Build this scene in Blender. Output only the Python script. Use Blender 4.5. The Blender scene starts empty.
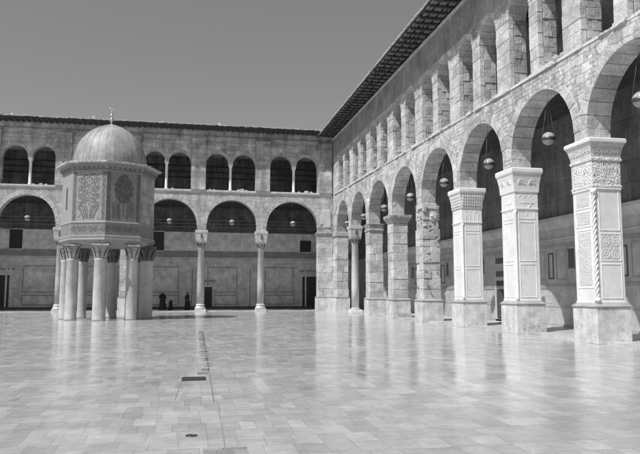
import bpy, bmesh, math, random
from math import sin, cos, pi, radians, sqrt, atan2
from mathutils import Vector, Matrix
random.seed(11)
scene = bpy.context.scene
COL = scene.collection

# ------------------------------------------------------------------ materials
def mat_base(name):
    m = bpy.data.materials.new(name); m.use_nodes = True
    nt = m.node_tree; b = nt.nodes['Principled BSDF']
    return m, nt, b
def N(nt, t, **kw):
    n = nt.nodes.new(t)
    for k, v in kw.items(): setattr(n, k, v)
    return n
def val(nt, op, a, b=None, c=None, clamp=False):
    n = N(nt, 'ShaderNodeMath', operation=op, use_clamp=clamp)
    for i, x in enumerate((a, b, c)):
        if x is None: continue
        if isinstance(x, (int, float)): n.inputs[i].default_value = x
        else: nt.links.new(x, n.inputs[i])
    return n.outputs[0]
def noise(nt, vec, scale, detail=4, rough=.6):
    n = N(nt, 'ShaderNodeTexNoise'); n.inputs['Scale'].default_value = scale
    n.inputs['Detail'].default_value = detail; n.inputs['Roughness'].default_value = rough
    if vec is not None: nt.links.new(vec, n.inputs['Vector'])
    return n.outputs['Fac']
def pos(nt): return N(nt, 'ShaderNodeNewGeometry').outputs['Position']
def combine(nt, x, y, z=0.0):
    n = N(nt, 'ShaderNodeCombineXYZ')
    for i, s in enumerate((x, y, z)):
        if isinstance(s, (int, float)): n.inputs[i].default_value = s
        else: nt.links.new(s, n.inputs[i])
    return n.outputs[0]
def bump(nt, b, h, strength=.5, dist=.02):
    n = N(nt, 'ShaderNodeBump'); n.inputs['Strength'].default_value = strength
    n.inputs['Distance'].default_value = dist
    nt.links.new(h, n.inputs['Height']); nt.links.new(n.outputs[0], b.inputs['Normal'])
def setcol(nt, b, v, rough=.85):
    nt.links.new(v, b.inputs['Base Color']); b.inputs['Roughness'].default_value = rough
def rng(nt, v, a, b_, c, d):
    n = N(nt, 'ShaderNodeMapRange')
    for i, x in enumerate((a, b_, c, d)): n.inputs[i + 1].default_value = x
    nt.links.new(v, n.inputs[0]); return n.outputs[0]

def stone(name, base, blotch=.35, fine=.2, tone=False, bmp=.5, bdist=.02, rough=.88, pit=0.0, bs=1.3, streak=0.0):
    """weathered stone: large blotches, fine grain, optional per-block tone and dark pits"""
    m, nt, b = mat_base(name); p = pos(nt)
    a = rng(nt, noise(nt, p, bs, 5, .65), .3, .7, 1 - blotch, 1 + blotch)
    f = rng(nt, noise(nt, p, 14, 5, .7), .3, .7, 1 - fine, 1 + fine)
    v = val(nt, 'MULTIPLY', val(nt, 'MULTIPLY', a, f), base)
    if tone:
        at = N(nt, 'ShaderNodeAttribute', attribute_name='tone')
        v = val(nt, 'MULTIPLY', v, at.outputs['Fac'])
    if pit:
        vo = noise(nt, p, 7, 3, .55)
        k = rng(nt, vo, .62, .72, 1, 1 - pit); v = val(nt, 'MULTIPLY', v, k)
    if streak:
        s = N(nt, 'ShaderNodeSeparateXYZ'); nt.links.new(p, s.inputs[0])
        q = combine(nt, val(nt, 'MULTIPLY', s.outputs[0], 2.2), val(nt, 'MULTIPLY', s.outputs[1], 2.2), val(nt, 'MULTIPLY', s.outputs[2], .18))
        v = val(nt, 'MULTIPLY', v, rng(nt, noise(nt, q, 1.5, 5, .6), .35, .7, 1, 1 - streak))
    setcol(nt, b, v, rough); bump(nt, b, val(nt, 'ADD', val(nt, 'MULTIPLY', noise(nt, p, 16, 4, .55), .45), val(nt, 'MULTIPLY', noise(nt, p, 3.5, 4, .55), 1.8)), bmp, bdist)
    return m

def masonry(name, c1, c2, mortar, bw, bh, warp=.05, blotch=.25, bmp=.8, msize=.012, rub=0.0, streak=0.0, mdist=.03):
    """coursed blocks on upright walls: blocks laid along the wall whichever way it faces"""
    m, nt, b = mat_base(name); p = pos(nt)
    g = N(nt, 'ShaderNodeNewGeometry'); s = N(nt, 'ShaderNodeSeparateXYZ'); nt.links.new(p, s.inputs[0])
    ns = N(nt, 'ShaderNodeSeparateXYZ'); nt.links.new(g.outputs['True Normal'], ns.inputs[0])
    k = val(nt, 'GREATER_THAN', val(nt, 'ABSOLUTE', ns.outputs[0]), .5)
    u = val(nt, 'ADD', val(nt, 'MULTIPLY', s.outputs[1], k), val(nt, 'MULTIPLY', s.outputs[0], val(nt, 'SUBTRACT', 1.0, k)))
    w1 = val(nt, 'MULTIPLY', val(nt, 'SUBTRACT', noise(nt, p, 1.6, 3), .5), warp * 6)
    w2 = val(nt, 'MULTIPLY', val(nt, 'SUBTRACT', noise(nt, p, 2.7, 3), .5), warp * 4)
    vec = combine(nt, val(nt, 'ADD', u, w1), val(nt, 'ADD', s.outputs[2], w2))
    def bt(bw_, bh_, off):
        n = N(nt, 'ShaderNodeTexBrick'); n.inputs['Scale'].default_value = 1
        n.inputs['Brick Width'].default_value = bw_; n.inputs['Row Height'].default_value = bh_
        n.inputs['Mortar Size'].default_value = msize; n.inputs['Mortar Smooth'].default_value = .3
        n.inputs['Bias'].default_value = 0; n.offset = off; n.squash = .8; n.squash_frequency = 3
        n.inputs['Color1'].default_value = (c1,) * 3 + (1,); n.inputs['Color2'].default_value = (c2,) * 3 + (1,)
        n.inputs['Mortar'].default_value = (mortar,) * 3 + (1,)
        nt.links.new(vec, n.inputs['Vector']); return n
    n1 = bt(bw, bh, .43)
    colv, fac = n1.outputs['Color'], n1.outputs['Fac']
    if rub:
        n2 = bt(bw * .46, bh * .52, .37)
        mk = rng(nt, noise(nt, p, .55, 2), .5 - .01 - (rub - .5) * .2, .5 + .01 - (rub - .5) * .2, 0, 1)
        mx = N(nt, 'ShaderNodeMix', data_type='RGBA'); nt.links.new(mk, mx.inputs[0])
        nt.links.new(n1.outputs['Color'], mx.inputs[6]); nt.links.new(n2.outputs['Color'], mx.inputs[7]); colv = mx.outputs[2]
        fac = val(nt, 'ADD', val(nt, 'MULTIPLY', n1.outputs['Fac'], val(nt, 'SUBTRACT', 1.0, mk)), val(nt, 'MULTIPLY', n2.outputs['Fac'], mk))
    bw_ = N(nt, 'ShaderNodeRGBToBW'); nt.links.new(colv, bw_.inputs[0])
    a = rng(nt, noise(nt, p, .9, 5, .6), .3, .7, 1 - blotch, 1 + blotch)
    f = val(nt, 'MULTIPLY', rng(nt, noise(nt, p, 9, 6, .75), .3, .7, .72, 1.28), rng(nt, noise(nt, p, 5, 4, .6), .6, .7, 1, .72))
    sn = rng(nt, noise(nt, combine(nt, s.outputs[0], s.outputs[1], val(nt, 'MULTIPLY', s.outputs[2], .55)), 1.1, 7, .72), .50, .66, 1, .70)
    v = val(nt, 'MULTIPLY', val(nt, 'MULTIPLY', val(nt, 'MULTIPLY', bw_.outputs[0], a), f), sn)
    if streak:
        q = combine(nt, val(nt, 'MULTIPLY', s.outputs[0], 1.6), val(nt, 'MULTIPLY', s.outputs[1], 1.6), val(nt, 'MULTIPLY', s.outputs[2], .12))
        v = val(nt, 'MULTIPLY', v, rng(nt, noise(nt, q, 1.6, 5, .6), .35, .7, 1 + streak * .4, 1 - streak))
    setcol(nt, b, v, .9)
    h = val(nt, 'SUBTRACT', val(nt, 'ADD', val(nt, 'MULTIPLY', noise(nt, p, 7, 6, .7), .8), val(nt, 'MULTIPLY', bw_.outputs[0], 1.2)), fac)
    bump(nt, b, h, bmp, mdist)
    return m

def marble(name, base, vein=.25, rough=.4, carve=0.0, cscale=6, slab=0.0):
    """marble: soft clouds, a few thin wandering veins, grime; optional carved relief"""
    m, nt, b = mat_base(name); p = pos(nt)
    cl = rng(nt, noise(nt, p, 1.7, 6, .62), .3, .7, 1 - vein * .7, 1 + vein * .4)
    wn_ = N(nt, 'ShaderNodeTexNoise'); wn_.inputs['Scale'].default_value = 1.3; wn_.inputs['Detail'].default_value = 5; wn_.inputs['Distortion'].default_value = 1.2
    nt.links.new(p, wn_.inputs['Vector'])
    vn = val(nt, 'ABSOLUTE', val(nt, 'SUBTRACT', wn_.outputs['Fac'], .52))
    ve = rng(nt, vn, 0, .03, 1 - vein * .25, 1)
    gr_ = rng(nt, noise(nt, p, 9, 6, .7), .3, .7, 1 - vein * .35, 1 + vein * .2)
    st_ = rng(nt, noise(nt, p, 3.3, 5, .7), .60, .70, 1, .80)
    v = val(nt, 'MULTIPLY', val(nt, 'MULTIPLY', val(nt, 'MULTIPLY', val(nt, 'MULTIPLY', cl, ve), gr_), st_), base)
    if carve:
        vo = N(nt, 'ShaderNodeTexVoronoi'); vo.inputs['Scale'].default_value = cscale; nt.links.new(p, vo.inputs['Vector'])
        wv = N(nt, 'ShaderNodeTexNoise'); wv.inputs['Scale'].default_value = cscale * 1.1; wv.inputs['Detail'].default_value = 1; wv.inputs['Distortion'].default_value = .8
        nt.links.new(p, wv.inputs['Vector'])
        r = val(nt, 'SINE', val(nt, 'MULTIPLY', vo.outputs['Distance'], 16.0))
        h = val(nt, 'ADD', val(nt, 'MULTIPLY', r, .35), val(nt, 'MULTIPLY', wv.outputs['Fac'], 1.4))
        v = val(nt, 'MULTIPLY', v, rng(nt, h, .2, 1.1, 1 - carve * .40, 1.04))  # darkens the hollows of the carving, shade painted into the colour
        bump(nt, b, h, min(1, carve), .02)
    else:
        bump(nt, b, noise(nt, p, 12, 5), .15, .01)
    if slab:
        q = val(nt, 'MULTIPLY', v, 1.0)
    setcol(nt, b, v, rough); return m

def plain(name, base, rough=.8, metal=0, var=.2, sc=6):
    m, nt, b = mat_base(name); p = pos(nt)
    v = val(nt, 'MULTIPLY', rng(nt, noise(nt, p, sc, 4), .3, .7, 1 - var, 1 + var), base)
    setcol(nt, b, v, rough); b.inputs['Metallic'].default_value = metal
    bump(nt, b, noise(nt, p, sc * 3, 4), .2, .01)
    return m

def floor_mat(name, c1, c2, rows=.42, length=.66, rough=.3, mort=.55):
    m, nt, b = mat_base(name); p = pos(nt); s = N(nt, 'ShaderNodeSeparateXYZ'); nt.links.new(p, s.inputs[0])
    def wn(v):
        n = N(nt, 'ShaderNodeTexWhiteNoise', noise_dimensions='2D'); nt.links.new(v, n.inputs['Vector']); return n.outputs['Value']
    def slabs(a, c, rw, ln, seed):
        # rows of slabs; row width rw along a, slab length varying per row along c
        row = val(nt, 'FLOOR', val(nt, 'DIVIDE', a, rw))
        r1 = wn(combine(nt, row, seed)); r2 = wn(combine(nt, row, seed + 7.3))
        l = val(nt, 'MULTIPLY', val(nt, 'ADD', .72, val(nt, 'MULTIPLY', r1, .6)), ln)
        cc = val(nt, 'ADD', val(nt, 'DIVIDE', c, l), val(nt, 'MULTIPLY', r2, 9.0))
        cell = val(nt, 'FLOOR', cc)
        idv = wn(combine(nt, val(nt, 'ADD', row, seed * 3.1), cell))
        fr = val(nt, 'FRACT', val(nt, 'DIVIDE', a, rw)); fc = val(nt, 'FRACT', cc)
        e1 = val(nt, 'MULTIPLY', val(nt, 'MINIMUM', fr, val(nt, 'SUBTRACT', 1.0, fr)), rw)
        e2 = val(nt, 'MULTIPLY', val(nt, 'MINIMUM', fc, val(nt, 'SUBTRACT', 1.0, fc)), l)
        return idv, val(nt, 'MINIMUM', e1, e2), fr, fc
    wob = val(nt, 'MULTIPLY', val(nt, 'SUBTRACT', noise(nt, p, .6, 3), .5), .05)
    X = val(nt, 'ADD', s.outputs[0], wob); Y = val(nt, 'ADD', s.outputs[1], wob)
    i1, e1, a1, b1 = slabs(X, Y, rows, length, 1.0)
    i2, e2, a2, b2 = slabs(Y, X, length, rows * 1.1, 5.0)
    # fields of differently laid paving
    z = wn(combine(nt, val(nt, 'FLOOR', val(nt, 'DIVIDE', val(nt, 'ADD', s.outputs[0], 2.6), rows * 11)), val(nt, 'FLOOR', val(nt, 'DIVIDE', s.outputs[1], length * 6))))
    mk = val(nt, 'GREATER_THAN', z, .38)
    inv = val(nt, 'SUBTRACT', 1.0, mk)
    pick = lambda u, v_: val(nt, 'ADD', val(nt, 'MULTIPLY', u, inv), val(nt, 'MULTIPLY', v_, mk))
    idv, e, fa, fb = pick(i1, i2), pick(e1, e2), pick(a1, a2), pick(b1, b2)
    jw = rng(nt, noise(nt, p, 2.6, 4, .7), .35, .65, .001, .008)
    joint = val(nt, 'DIVIDE', e, jw, clamp=True)
    id2 = val(nt, 'FRACT', val(nt, 'MULTIPLY', idv, 7.0)); id3 = val(nt, 'FRACT', val(nt, 'MULTIPLY', idv, 13.0))
    dark = val(nt, 'MULTIPLY', val(nt, 'GREATER_THAN', idv, .93), -.15)
    tone = val(nt, 'ADD', rng(nt, id2, 0, 1, c1 * .97, c2 * 1.01), val(nt, 'MULTIPLY', dark, c2))
    big = rng(nt, noise(nt, p, .22, 5, .65), .3, .7, .84, 1.14)
    med = rng(nt, noise(nt, p, 2.1, 6, .75), .3, .72, 1.12, .80)
    fine = rng(nt, noise(nt, p, 22, 4, .75), .3, .7, .88, 1.1)
    ve = rng(nt, noise(nt, combine(nt, val(nt, 'ADD', s.outputs[0], val(nt, 'MULTIPLY', idv, 31.0)), val(nt, 'MULTIPLY', s.outputs[1], 2.4), idv), 3.4, 6, .7), .3, .75, 1.10, .78)
    spot = rng(nt, noise(nt, p, 5.5, 5, .7), .66, .74, 1, .72)
    v = val(nt, 'MULTIPLY', val(nt, 'MULTIPLY', val(nt, 'MULTIPLY', tone, big), ve), rng(nt, joint, 0, 1, mort, 1))
    v = val(nt, 'MULTIPLY', val(nt, 'MULTIPLY', val(nt, 'MULTIPLY', v, med), fine), spot)
    wear = rng(nt, val(nt, 'ADD', s.outputs[1], val(nt, 'MULTIPLY', noise(nt, p, .5, 4), 3.0)), 11.0, 13.2, 1, 0)
    v = val(nt, 'MULTIPLY', v, rng(nt, wear, 0, 1, 1.04, .90))
    setcol(nt, b, v)
    rr = val(nt, 'ADD', val(nt, 'MULTIPLY', wear, .12), val(nt, 'ADD', rng(nt, noise(nt, p, .7, 6, .7), .3, .7, rough - .05, rough + .09), rng(nt, id3, 0, 1, -.03, .05)))
    nt.links.new(rr, b.inputs['Roughness'])
    tilt = val(nt, 'ADD', val(nt, 'MULTIPLY', val(nt, 'SUBTRACT', id2, .5), fa), val(nt, 'MULTIPLY', val(nt, 'SUBTRACT', id3, .5), fb))
    h = val(nt, 'ADD', val(nt, 'MULTIPLY', joint, .35), val(nt, 'ADD', val(nt, 'MULTIPLY', noise(nt, p, 2.2, 5, .6), .9), val(nt, 'MULTIPLY', tilt, .20)))
    bump(nt, b, h, .15, .010)
    b.inputs['Specular IOR Level'].default_value = .8
    return m

M = {}
M['floor'] = floor_mat('polished_paving', .41, .53, rows=.23, length=.44, rough=.13, mort=.5)
M['floor_in'] = floor_mat('gallery_paving', .42, .52, rows=.6, length=.8, rough=.38)
M['repair'] = floor_mat('worn_paving', .12, .2, rows=.31, length=.5, rough=.45)
M['ground'] = plain('outer_ground', .25)
M['marble'] = marble('white_marble', .78, .16, .5)
M['marble_carved'] = marble('carved_marble', .78, .12, .6, carve=.9, cscale=7)
M['marble_fine'] = marble('finely_carved_marble', .76, .12, .6, carve=.7, cscale=13)
M['plinth'] = stone('stained_plinth_marble', .64, .26, .16, bmp=.35, bdist=.02, rough=.5, pit=.5, bs=2.2, streak=.22)
M['block'] = stone('pier_block_stone', .50, .34, .26, tone=True, bmp=.8, bdist=.03, pit=.5)
M['vous'] = stone('arch_block_stone', .46, .32, .28, tone=True, bmp=.9, bdist=.04, pit=.4)
M['capstone'] = stone('worn_capital_stone', .38, .35, .3, bmp=1, bdist=.07, pit=.4)
M['wall_r'] = masonry('rubble_wall', .40, .66, .34, .66, .33, warp=.045, blotch=.32, rub=.55, streak=.15, bmp=1, mdist=.05, msize=.016)
M['wall_b'] = masonry('coursed_wall', .38, .52, .34, .85, .46, warp=.03, blotch=.3, bmp=.8, streak=.2, msize=.014)
M['wall_u'] = masonry('stained_upper_wall', .40, .58, .34, .7, .42, warp=.04, blotch=.4, bmp=.9, streak=.3, msize=.014)
M['pil'] = masonry('pilaster_wall', .34, .50, .3, .66, .42, warp=.02, blotch=.4, bmp=.7, streak=.25)
M['uplast'] = masonry('upper_storey_plaster', .48, .60, .35, 1.1, .6, warp=.02, blotch=.4, bmp=.4, streak=.4, msize=.02)
M['lit_lunette'] = stone('lit_lunette_tone', .13, .3, .2)  # grey standing in for the lit upper interior, painted as tone
M['string'] = stone('ledge_stone', .50, .2, .2, bmp=.6)
M['smooth'] = stone('shaded_weathered_frieze', .31, .36, .32, bmp=.9, bdist=.04, pit=.3, streak=.3, bs=.8)  # weathered, with the base darkened to paint in the eave shadow
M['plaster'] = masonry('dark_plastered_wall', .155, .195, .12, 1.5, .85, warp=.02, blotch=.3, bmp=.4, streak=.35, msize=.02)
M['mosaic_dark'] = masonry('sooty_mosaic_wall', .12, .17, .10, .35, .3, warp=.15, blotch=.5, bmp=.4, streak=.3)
M['panel'] = marble('gallery_panel_marble', .74, .5, .5)
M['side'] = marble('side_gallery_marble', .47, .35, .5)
M['side2'] = marble('side_panel_marble', .52, .4, .5)
M['panel2'] = marble('gallery_upper_marble', .84, .5, .5)
M['frieze'] = marble('dark_frieze_marble', .36, .3, .6, carve=.5, cscale=9)
M['inlay'] = marble('dark_inlay_marble', .10, .3, .5)
M['inlay_mid'] = marble('grey_inlay_marble', .36, .3, .5)
M['void'] = plain('unlit_opening', .045)
M['door'] = plain('dark_timber_door', .06, var=.4)
M['timber'] = plain('dark_roof_timber', .05, var=.5, sc=3)
M['batten'] = plain('pale_batten', .25, var=.3, sc=3)
M['tile'] = stone('roof_tile', .42, .4, .3, bmp=.6)
M['colm'] = marble('column_marble', .45, .32, .4)
M['colt'] = stone('stained_column_marble', .50, .22, .16, bmp=.3, rough=.5, bs=1.6, streak=.25)
M['colw'] = marble('pale_column_marble', .62, .22, .4)
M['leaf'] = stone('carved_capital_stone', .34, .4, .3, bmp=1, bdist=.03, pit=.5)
M['leafd'] = stone('dark_capital_stone', .14, .4, .3, bmp=1, bdist=.03, pit=.4)  # darker copy of the capital stone, for rear capitals and dentils
M['lead'] = None
M['oct'] = marble('octagon_mosaic_ground', .33, .16, .6, carve=.35, cscale=12)
M['oct_dark'] = marble('octagon_border_mosaic', .19, .3, .6, carve=.6, cscale=14)
M['oct_band'] = marble('octagon_frieze_mosaic', .25, .2, .6, carve=.5, cscale=9)
M['mos'] = plain('dark_mosaic_cubes', .085, var=.5, sc=20)
M['mosm'] = plain('grey_mosaic_cubes', .15, var=.4, sc=20)
M['globe'] = plain('milky_globe_glass', .34, rough=.1, var=.1)
M['chain'] = plain('lamp_chain', .15, rough=.5)
M['metal'] = plain('dull_lamp_metal', .10, rough=.4, metal=.6)
M['gilt'] = plain('bright_finial_metal', .7, rough=.2, metal=.9)
M['cloth'] = plain('dark_cloth', .018, var=.3)
M['shawl'] = plain('pale_shawl', .30)
M['skin'] = plain('skin', .26)
M['iron'] = plain('cast_iron', .03, rough=.6)

def lead_mat():
    m, nt, b = mat_base('dome_lead_sheets'); p = pos(nt)
    s0 = N(nt, 'ShaderNodeSeparateXYZ'); nt.links.new(p, s0.inputs[0])
    ang0 = val(nt, 'MULTIPLY', val(nt, 'ARCTAN2', val(nt, 'SUBTRACT', s0.outputs[1], 42.3), val(nt, 'SUBTRACT', s0.outputs[0], -5.05)), 3.0); zz0 = val(nt, 'MULTIPLY', s0.outputs[2], .4)
    a = val(nt, 'MULTIPLY', rng(nt, noise(nt, p, 1.5, 5), .3, .7, .75, 1.2), rng(nt, noise(nt, combine(nt, s.outputs[0] if False else ang0, 0.0, zz0), 3.0, 5, .65), .35, .7, 1.1, .78))
    f = rng(nt, noise(nt, p, 10, 5, .7), .3, .7, .88, 1.1)
    s = N(nt, 'ShaderNodeSeparateXYZ'); nt.links.new(p, s.inputs[0])
    ang = val(nt, 'ARCTAN2', val(nt, 'SUBTRACT', s.outputs[1], 42.3), val(nt, 'SUBTRACT', s.outputs[0], -5.05))
    sec = val(nt, 'FLOOR', val(nt, 'MULTIPLY', ang, 28 / (2 * pi)))
    w = N(nt, 'ShaderNodeTexWhiteNoise', noise_dimensions='2D')
    row = val(nt, 'FLOOR', val(nt, 'MULTIPLY', s.outputs[2], 1.1))
    nt.links.new(combine(nt, sec, row), w.inputs['Vector'])
    v = val(nt, 'MULTIPLY', val(nt, 'MULTIPLY', val(nt, 'MULTIPLY', a, f), rng(nt, w.outputs['Value'], 0, 1, .84, 1.12)), .32)
    setcol(nt, b, v, .55); bump(nt, b, noise(nt, p, 5, 4), .3, .03); return m
M['lead'] = lead_mat()

# ------------------------------------------------------------------ mesh builder
class MB:
    def __init__(s): s.v = []; s.f = []; s.t = []; s.sm = []
    def poly(s, pts, faces, tone=1.0, smooth=False):
        o = len(s.v); s.v += [tuple(p) for p in pts]
        for f in faces: s.f.append([o + i for i in f]); s.t.append(tone); s.sm.append(smooth)
    def hexa(s, P, a, b, tone=1.0, j=0.0):
        """box between corners a and b in local (u,d,z), mapped by P, corners jittered by j"""
        c = []
        for z in (a[2], b[2]):
            for u, d in ((a[0], a[1]), (b[0], a[1]), (b[0], b[1]), (a[0], b[1])):
                c.append(P(u + random.uniform(-j, j), d + random.uniform(-j, j), z + random.uniform(-j, j) * .5))
        s.poly(c, [(3, 2, 1, 0), (4, 5, 6, 7), (0, 1, 5, 4), (1, 2, 6, 5), (2, 3, 7, 6), (3, 0, 4, 7)], tone)
    def lathe(s, cx, cy, prof, n=24, rot=0.0, smooth=True, tone=1.0, cap=True):
        o = len(s.v)
        for r, z in prof:
            for k in range(n):
                a = rot + 2 * pi * k / n; s.v.append((cx + r * cos(a), cy + r * sin(a), z))
        for i in range(len(prof) - 1):
            for k in range(n):
                k2 = (k + 1) % n
                s.f.append([o + i * n + k, o + i * n + k2, o + (i + 1) * n + k2, o + (i + 1) * n + k]); s.t.append(tone); s.sm.append(smooth)
        if cap:
            s.f.append([o + k for k in range(n)][::-1]); s.t.append(tone); s.sm.append(False)
            e = o + (len(prof) - 1) * n; s.f.append([e + k for k in range(n)]); s.t.append(tone); s.sm.append(False)
    def tube(s, pts, r, n=6, tone=1.0, smooth=True):
        pts = [Vector(p) for p in pts]; rings = []
        for i, p in enumerate(pts):
            t = (pts[min(i + 1, len(pts) - 1)] - pts[max(i - 1, 0)]).normalized()
            a = t.cross(Vector((0, 0, 1)));
            if a.length < .05: a = t.cross(Vector((1, 0, 0)))
            a.normalize(); b = t.cross(a); rr = r[i] if isinstance(r, (list, tuple)) else r
            rings.append([p + a * cos(2 * pi * k / n) * rr + b * sin(2 * pi * k / n) * rr for k in range(n)])
        o = len(s.v)
        for R_ in rings: s.v += [tuple(q) for q in R_]
        for i in range(len(rings) - 1):
            for k in range(n):
                k2 = (k + 1) % n; s.f.append([o + i * n + k, o + i * n + k2, o + (i + 1) * n + k2, o + (i + 1) * n + k]); s.t.append(tone); s.sm.append(smooth)
        s.f.append([o + k for k in range(n)][::-1]); s.t.append(tone); s.sm.append(False)
        e = o + (len(rings) - 1) * n; s.f.append([e + k for k in range(n)]); s.t.append(tone); s.sm.append(False)
    def build(s, name, m, parent=None, origin=None, bev=0.0, recalc=True):
        me = bpy.data.meshes.new(name)
        o = Vector(origin) if origin else Vector((0, 0, 0))
        me.from_pydata([tuple(Vector(v) - o) for v in s.v], [], s.f)
        me.polygons.foreach_set('use_smooth', s.sm)
        at = me.attributes.new('tone', 'FLOAT', 'FACE'); at.data.foreach_set('value', s.t)
        if recalc or bev:
            bm = bmesh.new(); bm.from_mesh(me)
            bmesh.ops.recalc_face_normals(bm, faces=bm.faces)
            if bev: bmesh.ops.bevel(bm, geom=list(bm.edges), offset=bev, segments=1, affect='EDGES', profile=.5, clamp_overlap=True)
            bm.to_mesh(me); bm.free()
        me.materials.append(m)
        ob = bpy.data.objects.new(name, me); ob.location = o
        if parent:
            ob.parent = parent; ob.matrix_parent_inverse = parent_inv(parent)
        COL.objects.link(ob); return ob
def world(o):
    m = Matrix.Translation(o.location) @ Matrix.Rotation(o.rotation_euler.z, 4, 'Z')
    return world(o.parent) @ o.matrix_parent_inverse @ m if o.parent else m
def parent_inv(p): return world(p).inverted()
def thing(name, loc, label, cat, group=None):
    o = bpy.data.objects.new(name, None); o.location = loc; o.empty_display_size = .3; COL.objects.link(o)
    return tag(o, label, cat, group)
def tag(o, label, cat, group=None):
    o['label'] = label; o['category'] = cat
    if group: o['group'] = group
    return o
def struct(o): o['kind'] = 'structure'; return o

# ------------------------------------------------------------------ wall helpers (local u, d, z)
def archz(u, ua, ub, zs, rise):
    c = (ua + ub) / 2; R = (ub - ua) / 2; t = max(-1, min(1, (u - c) / R))
    return zs + rise * sqrt(max(0, 1 - t * t))
def strip_wall(mb, P, u0, u1, zbot, ztop, ops, d0, d1, n=14):
    """wall with openings open at the bottom. ops: (ua, ub, zspring, rise) arch or (ua, ub, z, None) flat"""
    zt = ztop if callable(ztop) else (lambda u: ztop)
    zb = zbot if callable(zbot) else (lambda u: zbot)
    ops = sorted(ops); cells = []; cur = u0
    for ua, ub, zs, rise in ops:
        if ua > cur + 1e-6:
            k = max(1, int((ua - cur) / 3)); 
            for i in range(k):
                a = cur + (ua - cur) * i / k; b = cur + (ua - cur) * (i + 1) / k; cells.append((a, b, zb(a), zb(b)))
        if rise is None: cells.append((ua, ub, zs, zs))
        else:
            c = (ua + ub) / 2; R = (ub - ua) / 2
            us = [c - R * cos(pi * i / n) for i in range(n + 1)]
            for a, b in zip(us, us[1:]): cells.append((a, b, archz(a, ua, ub, zs, rise), archz(b, ua, ub, zs, rise)))
        cur = ub
    if cur < u1 - 1e-6: cells.append((cur, u1, zb(cur), zb(u1)))
    prev = None
    for a, b, za, zb_ in cells:
        q = [P(a, d0, za), P(b, d0, zb_), P(b, d0, zt(b)), P(a, d0, zt(a)), P(a, d1, za), P(b, d1, zb_), P(b, d1, zt(b)), P(a, d1, zt(a))]
        mb.poly(q, [(0, 1, 2, 3), (5, 4, 7, 6), (4, 5, 1, 0), (3, 2, 6, 7)])
        if prev is None: mb.poly([q[0], q[3], q[7], q[4]], [(0, 1, 2, 3)])
        elif abs(prev[3] - za) > 1e-4:
            mb.poly([P(a, d0, prev[3]), P(a, d0, za), P(a, d1, za), P(a, d1, prev[3])], [(0, 1, 2, 3)])
        prev = (a, b, za, zb_)
    mb.poly([q[1], q[2], q[6], q[5]], [(0, 1, 2, 3)])
def voussoirs(mb, P, c, zs, R, rise, th, n, d0, d1, gap=.012, tv=.14, jit=.02, key=0):
    for i in range(n):
        a0 = pi * i / n + gap / R / 2; a1 = pi * (i + 1) / n - gap / R / 2
        t = th * random.uniform(.85, 1.15); dd = random.uniform(-jit, jit); tone = random.uniform(1 - tv, 1 + tv)
        k = 3; pts = []; fs = []
        for m_ in range(k + 1):
            a = a0 + (a1 - a0) * m_ / k
            for rr in (0, t):
                u = c - (R + rr) * cos(a); z = zs + (rise + rr) * sin(a)
                pts += [P(u, d0 + dd, z), P(u, d1, z)]
        for m_ in range(k):
            o = m_ * 4
            fs += [(o, o + 4, o + 6, o + 2), (o + 1, o + 3, o + 7, o + 5), (o, o + 1, o + 5, o + 4), (o + 2, o + 6, o + 7, o + 3)]
        fs += [(0, 2, 3, 1), (k * 4, k * 4 + 1, k * 4 + 3, k * 4 + 2)]
        mb.poly(pts, fs, tone)
def block_pier(mb, P, u0, u1, d0, d1, z0, z1, course=.5, jit=.018, tv=.14, split=.7):
    z = z0; k = 0
    while z < z1 - .02:
        h = min(course * random.uniform(.75, 1.25), z1 - z)
        if z1 - z - h < course * .4: h = z1 - z
        g = .006
        if random.random() < split:
            if random.random() < .5:
                s_ = u0 + (u1 - u0) * random.uniform(.35, .65); parts = [(u0, s_, d0, d1), (s_, u1, d0, d1)]
            else:
                s_ = d0 + (d1 - d0) * random.uniform(.35, .65); parts = [(u0, u1, d0, s_), (u0, u1, s_, d1)]
        else: parts = [(u0, u1, d0, d1)]
        for a, b, c, d in parts:
            e = [random.uniform(-jit, jit) for _ in range(4)]
            mb.hexa(P, (a + g + (e[0] if a == u0 else 0), c + g + (e[1] if c == d0 else 0), z + g),
                    (b - g + (e[2] if b == u1 else 0), d - g + (e[3] if d == d1 else 0), z + h - g), random.uniform(1 - tv, 1 + tv), .006)
        z += h; k += 1
    mb.hexa(P, (u0 + .05, d0 + .05, z0), (u1 - .05, d1 - .05, z1), .5)
def bar_frame(mb, P, u0, u1, z0, z1, w, d0, d1, tone=1.0):
    mb.hexa(P, (u0, d0, z0), (u1, d1, z0 + w), tone); mb.hexa(P, (u0, d0, z1 - w), (u1, d1, z1), tone)
    mb.hexa(P, (u0, d0, z0 + w), (u0 + w, d1, z1 - w), tone); mb.hexa(P, (u1 - w, d0, z0 + w), (u1, d1, z1 - w), tone)
def flare(mb, P, u0, u1, d0, d1, prof, tone=1.0):
    """square stack: prof = [(outset, z)...]"""
    pts = []
    for e, z in prof: pts += [P(u0 - e, d0 - e, z), P(u1 + e, d0 - e, z), P(u1 + e, d1 + e, z), P(u0 - e, d1 + e, z)]
    fs = [(3, 2, 1, 0)]
    for i in range(len(prof) - 1):
        o = i * 4
        for k in range(4): fs.append((o + k, o + (k + 1) % 4, o + 4 + (k + 1) % 4, o + 4 + k))
    o = (len(prof) - 1) * 4; fs.append((o, o + 1, o + 2, o + 3)); mb.poly(pts, fs, tone)

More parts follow.
